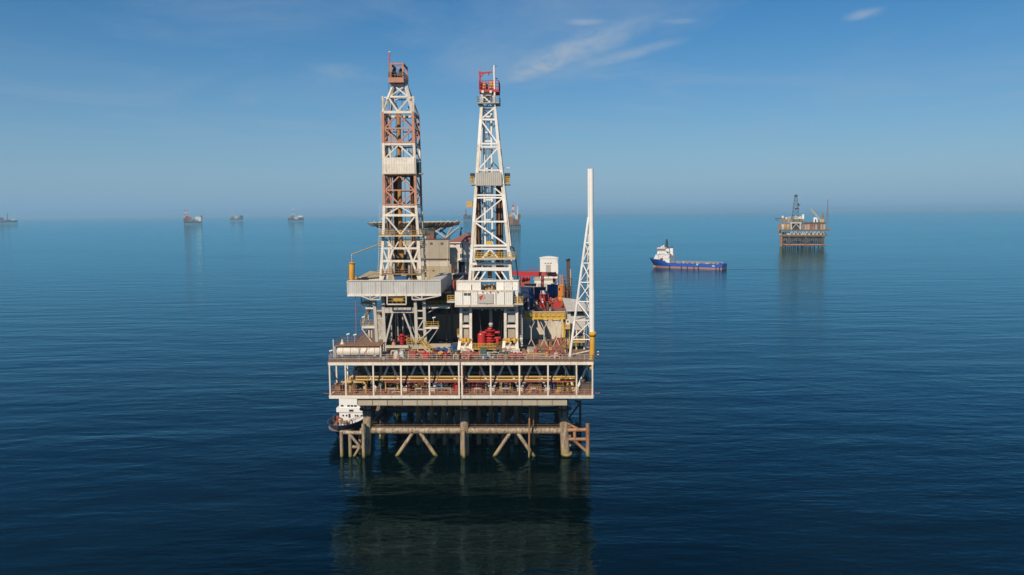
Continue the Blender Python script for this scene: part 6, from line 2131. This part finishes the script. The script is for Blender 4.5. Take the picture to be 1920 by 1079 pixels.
# ship moored at the platform, bow towards the camera
stem = PZ(640, 829, 0)
FM.append(Matrix.Translation((stem.x, stem.y, 0)) @ Matrix.Rotation(R(85), 4, 'Z') @ Matrix.Translation((-2.6, 0, 0)))
ms = thing('moored_ship', 'dark blue ship with white wheelhouse moored under the platform edge, bow on', 'ship', (16, 0, 0))
Lm = 36.0
hull(ms, Lm, 7.6, 4.3, 2.4, 'hull_navy', 3.2, 'navy', 0.34, 0.8, bul=1.2)
yo = -0.5
box2('deckhouse', (9.2, -2.9 + yo, 2.3), (18, 2.9 + yo, 5.0), 'ship_white', ms)
box2('bridge_wings', (9.0, -3.5 + yo, 5.0), (15, 3.5 + yo, 6.0), 'ship_white', ms)
wh = box2('wheelhouse', (9.3, -2.9 + yo, 6.0), (16, 2.9 + yo, 8.4), 'ship_white', ms)
box2('wheelhouse_roof', (8.9, -3.2 + yo, 8.4), (16.4, 3.2 + yo, 8.6), 'ship_white', ms)
for y in (-2.5, -1.2, -0.4, 0.4, 1.9):
    box2('wheelhouse_window', (9.24, y + yo, 6.25), (9.4, y + 0.6 + yo, 6.62), 'glass', wh)
for y in (-2.3, -1.4, -0.9, 1.2, 2.0):
    tube('porthole', (9.1, y + yo, 4.2), (9.3, y + yo, 4.2), 0.2, 'glass', ms, 10)
box2('front_door', (9.13, 0.3 + yo, 3.7), (9.25, 0.75 + yo, 4.6), 'dark', ms)
cp = box2('crest_plate', (8.93, -0.5 + yo, 5.2), (9.03, 0.5 + yo, 5.65), 'dark', ms)
tube('searchlight', (9.6, -1 + yo, 8.9), (10.1, -1 + yo, 8.9), 0.25, 'dark', ms, 10)
bar('mast', (13, yo, 8.5), (13, yo, 12), 0.25, 'ship_white', ms)
bar('funnel', (17, yo, 5.0), (17, yo, 8.2), 1.6, 'ship_white', ms)
for k in range(22):
    x = rnd.uniform(3.2, 8.4)
    w_ = rnd.uniform(0.2, 0.55)
    y = rnd.uniform(-1, 1) * min(2.8, x * 0.33)
    box2('foredeck_gear', (x, y - w_ / 2, 2.8), (x + w_, y + w_ / 2, rnd.uniform(3.4, 4.4)), rnd.choice(['ship_white', 'ship_white', 'rust', 'cream', 'dull_red', 'grey']), ms)
box2('bulwark_lining', (3.0, 1.0, 3.0), (5.6, 1.2, 4.2), 'orange_red', ms)
tube('windlass', (4.2, -0.9, 4.0), (4.2, 0.9, 4.0), 0.4, 'rust', ms, 12)
rail('bow_railing', [(0.6, 0.15, 4.3), (3, 1.9, 4.2), (7.5, 3.1, 4.0)], 'rust', ms, 0.7, 0.8, 0.04, 2)
rail('bow_railing', [(0.6, -0.15, 4.3), (3, -1.9, 4.2), (7.5, -3.1, 4.0)], 'rust', ms, 0.7, 0.8, 0.04, 2)
tube('tyre_fender', (-0.05, 0.3, 4.0), (0.2, 0.3, 4.0), 0.45, 'black', ms, 12)
FM.pop()

# ================================================================== platforms far off
def far_frame(px, py):
    q = PZ(px, py, 0)
    FM.append(Matrix.Translation((q.x, q.y, 0)) @ Matrix.Rotation(math.atan2(q.y, q.x) - math.pi / 2, 4, 'Z'))
    return q


def tower(t, px0, px1, pyb, pxt0, pxt1, pyt, y, dep, wd, mat, mat2=None, n=5):
    """lattice tower between two picture heights"""
    a0, a1 = P(px0, pyb, y), P(px1, pyb, y)
    b0, b1 = P(pxt0, pyt, y), P(pxt1, pyt, y)
    ic = [a0, a1, a1 + Vector((0, dep, 0)), a0 + Vector((0, dep, 0))]
    k = (b1.x - b0.x) / max(0.1, (a1.x - a0.x))
    off = dep * (1 - k) / 2
    oc_ = [b0 + Vector((0, off, 0)), b1 + Vector((0, off, 0)), b1 + Vector((0, dep - off, 0)), b0 + Vector((0, dep - off, 0))]
    for j in range(n):
        u0, u1 = j / n, (j + 1) / n
        m = mat if (mat2 is None or j % 2 == 0) else mat2
        for i in range(4):
            p0, p1 = ic[i].lerp(oc_[i], u0), ic[i].lerp(oc_[i], u1)
            q0, q1 = ic[(i + 1) % 4].lerp(oc_[(i + 1) % 4], u0), ic[(i + 1) % 4].lerp(oc_[(i + 1) % 4], u1)
            bar('tower_leg', p0, p1, wd, m, t)
            bar('tower_brace', p0, q1, wd * 0.6, m, t)
            bar('tower_girt', p1, q1, wd * 0.7, m, t)


far_frame(1506, 464)
fp = thing('offshore_platform', 'tan and rust platform with dark derrick and yellow crane beyond the supply ship', 'offshore platform', (0, 20, 0))
D0 = 2.0
zfl = P(1506, 443.5, D0).z
for px in (1464.5, 1479, 1511, 1543):
    for yy, dy in ((D0 + 2, 0), (D0 + 20, 0), (D0 + 40, 0)):
        a = P(px, 464, D0)
        ft2 = PZ(px, 464, 0)
        tube('leg', (a.x, yy, -4), (a.x, yy, zfl), 1.4 if px > 1470 else 2.0, 'leg_rust' if px < 1470 else 'pile', fp, 10)
for px in (1472, 1488, 1496, 1503, 1519, 1527, 1535):
    a = P(px, 464, D0)
    tube('conductor', (a.x, D0 + 10, -4), (a.x, D0 + 10, zfl), 0.7, 'pile', fp, 8)
for i, (x0, x1) in enumerate(((1464.5, 1479), (1479, 1511), (1511, 1543))):
    for py in (459, 451):
        ptube('horizontal_brace', (x0, py), (x1, py), D0 + 2, 0.8, 'leg_rust' if py > 455 else 'pile', fp, 8)
    ptube('diagonal_brace', (x0, 458), ((x0 + x1) / 2, 446), D0 + 2, 0.6, 'pile', fp, 8)
    ptube('diagonal_brace', (x1, 458), ((x0 + x1) / 2, 446), D0 + 2, 0.6, 'pile', fp, 8)
ptube('fender_beam', (1472, 460), (1550, 460), D0, 0.9, 'rust', fp, 8)
pbox('underdeck_shade_box', 1464, 444, 1546, 448, D0 + 3, 40, 'pile', fp)  # added dark box standing in for the dense shade between the legs
for k in range(22):
    px = 1466 + k * 3.6
    ptube('well_tube', (px, 446), (px, 462), D0 + rnd.uniform(5, 38), 0.95, rnd.choice(['pile', 'pile', 'leg_rust', 'dark']), fp, 6)
for k in range(12):
    px = 1468 + k * 6.4
    pbar('lattice_brace', (px, 447), (px + 6 * (-1) ** k, 459), D0 + 8 + k * 2, 0.5, 'pile', fp)
box2('boat_deck', (P(1466, 458, D0).x, D0 + 4, P(1500, 458.5, D0).z), (P(1546, 458, D0).x, D0 + 38, P(1500, 457.5, D0).z), 'pile', fp)
pbox('cellar_deck', 1462, 441.5, 1551, 444, D0, 46, 'rust_deck', fp)
pbox('cellar_deck_edge', 1461, 440.5, 1548, 441.8, D0 - 1, 1.2, 'old_yellow', fp)
for k in range(18):
    px = 1462 + k * 4.8
    pbox('cellar_equipment', px, 441.5 - rnd.uniform(3, 7.5), px + rnd.uniform(2, 4), 441.5, D0 + rnd.uniform(3, 8), 6, rnd.choice(['sand', 'rust', 'cream', 'brown_pipe', 'old_yellow', 'shade_steel']), fp)
for k in range(9):
    px = 1481.5 + k * 7.2
    pbar('truss_diagonal', (px, 440.5), (px + 3.2, 433), D0 + 0.6, 0.7, 'white', fp)
    pbar('truss_diagonal', (px + 3.4, 433), (px + 6.6, 440.5), D0 + 0.6, 0.7, 'cream', fp)
pbox('main_deck', 1461, 431, 1556, 433.2, D0 - 1, 50, 'shade_steel', fp)
pbox('main_deck_outrigger', 1546, 430, 1558.5, 431, D0, 6, 'rust', fp)
pbox('process_wall', 1503, 419.5, 1548, 431, D0 + 4, 30, 'deck_wood', fp)
for k in range(9):
    pbox('process_unit', 1504 + k * 5, 420.5 + rnd.uniform(0, 2), 1504 + k * 5 + rnd.uniform(2, 4), 431, D0 + 1.5, 2, rnd.choice(['sand', 'rust', 'deck_wood', 'dull_red', 'shade_steel', 'tan', 'brown_pipe']), fp)
pbox('process_band', 1504, 425, 1547, 427, D0 + 3.6, 0.4, 'dull_red', fp)
pbox('process_opening', 1516, 422, 1533, 424, D0 + 3.6, 0.4, 'dark', fp)
pbox('dark_bay', 1485, 419.5, 1500, 430.9, D0 + 3, 20, 'dark', fp)
for px in (1483.5, 1500.5):
    pbar('bay_post', (px, 418), (px, 431), D0, 1.6, 'cream', fp)
pbar('bay_brace', (1485, 430), (1493, 420), D0 + 0.5, 0.8, 'cream', fp)
pbar('bay_brace', (1501, 430), (1493, 420), D0 + 0.5, 0.8, 'cream', fp)
pbox('bay_lintel', 1482, 417, 1503, 419.5, D0 - 0.5, 24, 'pale_grey', fp)
pbox('tank_wall', 1466, 420.5, 1482, 431, D0 + 2, 14, 'deck_wood', fp)
for k in range(3):
    ptube('tank', (1468 + k * 5, 421), (1468 + k * 5, 431), D0 + 1, 2.4, ('cream', 'pipe_gold', 'sand')[k], fp, 12)
pbox('drill_floor', 1465, 411, 1507, 418, D0 + 4, 26, 'deck_wood', fp)
for k in range(10):
    pbox('drill_floor_unit', 1465 + k * 4.1, 410 + rnd.uniform(0, 4), 1465 + k * 4.1 + rnd.uniform(2, 4), 418, D0 + 2, 2, rnd.choice(['cream', 'deck_wood', 'rust', 'sand', 'shade_steel', 'green', 'tan', 'brown_pipe']), fp)
for k in range(12):
    px = 1466 + k * 3.4
    pbox('floor_equipment', px, 411 - rnd.uniform(1, 6.5), px + rnd.uniform(2, 3.6), 412, D0 + 4 + rnd.uniform(0, 6), 5, rnd.choice(['cream', 'white', 'tan', 'rust', 'green', 'sand', 'shade_steel']), fp)
pbox('white_unit', 1504, 402.5, 1507.5, 412, D0 + 6, 4, 'white_clean', fp)
pbox('helideck', 1452, 409.5, 1472, 411, D0 + 8, 22, 'shade_steel', fp)
pbar('helideck_strut', (1454, 411), (1462, 416), D0 + 12, 0.5, 'shade_steel', fp)
pbox('left_stair_tower', 1459.5, 420, 1464, 441, D0 + 4, 6, 'rust', fp)
tower(fp, 1484.5, 1498, 411.5, 1490, 1494.5, 369, D0 + 8, 9, 0.62, 'dark', None, 6)
pbox('crown', 1489.5, 365.5, 1495.5, 369.5, D0 + 10, 4, 'dark', fp)
pbox('racking_cabin', 1496, 382, 1499, 387, D0 + 9, 4, 'dark', fp)
pbox('racking_cabin', 1491, 390.5, 1498, 393, D0 + 8, 8, 'dark', fp)
pbox('roof_deck', 1507, 417, 1548, 419.6, D0 + 3, 32, 'shade_steel', fp)
pbox('white_block', 1525.5, 408, 1533, 417.2, D0 + 6, 5, 'white_clean', fp)
pbox('white_block_opening', 1528, 411.5, 1530.5, 417, D0 + 5.7, 0.4, 'dark', fp)
pbar('crane_boom', (1521, 392.5), (1541, 416), D0 + 5, 1.8, 'sand', fp)
pbar('crane_post', (1541, 417.5), (1542.5, 399), D0 + 5, 1.6, 'deck_wood', fp)
pbar('crane_post', (1545, 417.5), (1542.5, 399), D0 + 7, 1.2, 'deck_wood', fp)
pbox('crane_house', 1537.5, 411.5, 1545, 417.5, D0 + 4, 5, 'old_yellow', fp)
pbar('crane_line', (1522, 393), (1542, 400), D0 + 5, 0.25, 'cable', fp)
pbar('flare_mast', (1552.4, 374.5), (1550.5, 431), D0 + 4, 0.7, 'brown_pipe', fp)
pbar('flare_mast_stay', (1552.2, 385), (1557, 431), D0 + 4, 0.22, 'brown_pipe', fp)
pbar('flare_mast_stay', (1552.2, 385), (1547, 431), D0 + 8, 0.22, 'brown_pipe', fp)
FM.pop()

# wake behind the supply ship is a flat strip with a darker reflection tint
def far_small(lab, wx0, wx1, wy, deck_py, bits, towers, cat='offshore platform'):
    far_frame((wx0 + wx1) / 2, wy)
    t = thing('offshore_platform', lab, cat, (0, 20, 0))
    zdk = P((wx0 + wx1) / 2, deck_py, 0).z
    n = max(4, int((wx1 - wx0) / 4))
    for k in range(n + 1):
        x = P(wx0 + (wx1 - wx0) * k / n, wy, 0).x
        for yy in (3, 40):
            tube('leg', (x, yy, -5), (x, yy, zdk), 2.4, 'pile', t, 8)
    pbox('deck', wx0 - 1, deck_py - 0.9, wx1 + 1, deck_py + 0.9, 0, 60, 'dark', t)
    for (x0, y0, x1, y1, mt) in bits:
        pbox('module', x0, y0, x1, y1, 4, 40, mt, t)
    for (x, yb2, yt_, w0_, w1_, m, m2) in towers:
        tower(t, x - w0_, x + w0_, yb2, x - w1_, x + w1_, yt_, 20, 14, 1.7, m, m2, 4)
    FM.pop()
    return t


far_small('pair of linked rusty platforms with twin thin towers and a white block, on the horizon', 346, 378, 421.5, 417, [(344, 409, 353, 416.5, 'brown_pipe'), (352, 407.5, 359, 416.5, 'rust'), (347, 405, 354, 410, 'dull_red'), (362, 411, 366, 417, 'cream'), (366, 407, 378, 415, 'white_clean'), (376, 404.5, 379.5, 415, 'dark'), (360, 412, 372, 417, 'rust')], [(346.5, 408, 394, 1.2, 0.7, 'white', 'dull_red'), (351.5, 407, 394, 1.2, 0.7, 'white', 'dull_red')])
far_small('smallest rusty platform without a tower on the horizon', 432, 455, 414.7, 411.5, [(433, 406, 440, 411, 'rust'), (438, 405.5, 446, 411, 'cream'), (445, 408, 449, 411, 'dull_red'), (449, 404.5, 456, 411, 'dark')], [(434.5, 407, 399, 0.5, 0.4, 'pale_grey', None)])
far_small('horizon platform with one pointed tower and pale roof', 541, 569, 416, 412.5, [(540, 409, 552, 412, 'brown_pipe'), (545, 405, 551, 409, 'rust'), (552, 407, 559, 412, 'cream'), (558.5, 404.8, 567, 408, 'white_clean'), (559, 408, 569, 412, 'dark')], [(550, 408, 391, 1.6, 0.5, 'rust', 'white')])
far_small('dark low platform with a bare pole at the edge of the view', -14, 32, 420.5, 416.5, [(-12, 411, 8, 416, 'rust'), (0, 408.5, 6, 412, 'dark'), (9, 412.5, 20, 416, 'shade_steel'), (20, 411.5, 28, 414, 'white_clean'), (18, 413.5, 33, 416.5, 'dark'), (-6, 415, 3, 417.5, 'white_clean')], [(14, 413, 400, 0.5, 0.35, 'dark', None)])
far_small('rusty platform with red and white banded derrick seen past the all-white derrick', 951, 975, 430, 423, [(950, 407, 962, 422, 'rust'), (953, 403, 960, 410, 'old_yellow'), (960, 410, 974, 422, 'brown_pipe'), (966, 404, 971, 412, 'cream'), (971, 402, 976, 411, 'shade_steel'), (946, 414, 952, 421, 'dull_red')], [(962, 405, 384, 2.4, 1.0, 'white', 'red'), (970.5, 405, 387, 0.5, 0.4, 'cream', None)])
far_small('small dark platform with a pole seen past the amber basket of the white derrick', 870, 884, 415.5, 410, [(869, 404, 884, 409, 'shade_steel'), (871, 402, 876, 405, 'dark'), (877, 405, 883, 410, 'dull_red')], [(873.5, 405, 392, 0.6, 0.4, 'dark', None)])

# two small marker buoys
for px, py, lab in ((1121.5, 661.5, 'upper'), (1121.5, 667, 'lower')):
    q = PZ(px, py, 0)
    t = thing('marker_buoy', 'small red and white marker buoy floating off the flare tower corner', 'buoy', tuple(q), 'marker buoys')
    MB().tube(q - Vector((0, 0, 0.3)), q + Vector((0, 0, 0.25)), 0.35, 'red', 12).build('float', t)
    MB().tube(q + Vector((0, 0, 0.25)), q + Vector((0, 0, 0.5)), 0.3, 'lamp', 12, 0.12).build('cone', t)

# ------------------------------------------------------------------ haze
hm = bpy.data.materials.new('sea_haze')
hm.use_nodes = True
ht = hm.node_tree
ht.nodes.remove(ht.nodes['Principled BSDF'])
pv = ht.nodes.new('ShaderNodeVolumePrincipled')
pv.inputs['Color'].default_value = (0.50, 0.80, 1.0, 1)
pv.inputs['Density'].default_value = 0.00008
pv.inputs['Anisotropy'].default_value = 0.1
ht.links.new(pv.outputs[0], ht.nodes['Material Output'].inputs['Volume'])
M['haze'] = hm
hz = box2('haze', (-41000, -41000, -9), (41000, 41000, 92), 'haze')
tag(hz, 'thin pale blue sea haze lying over the water', 'haze', kind='stuff')
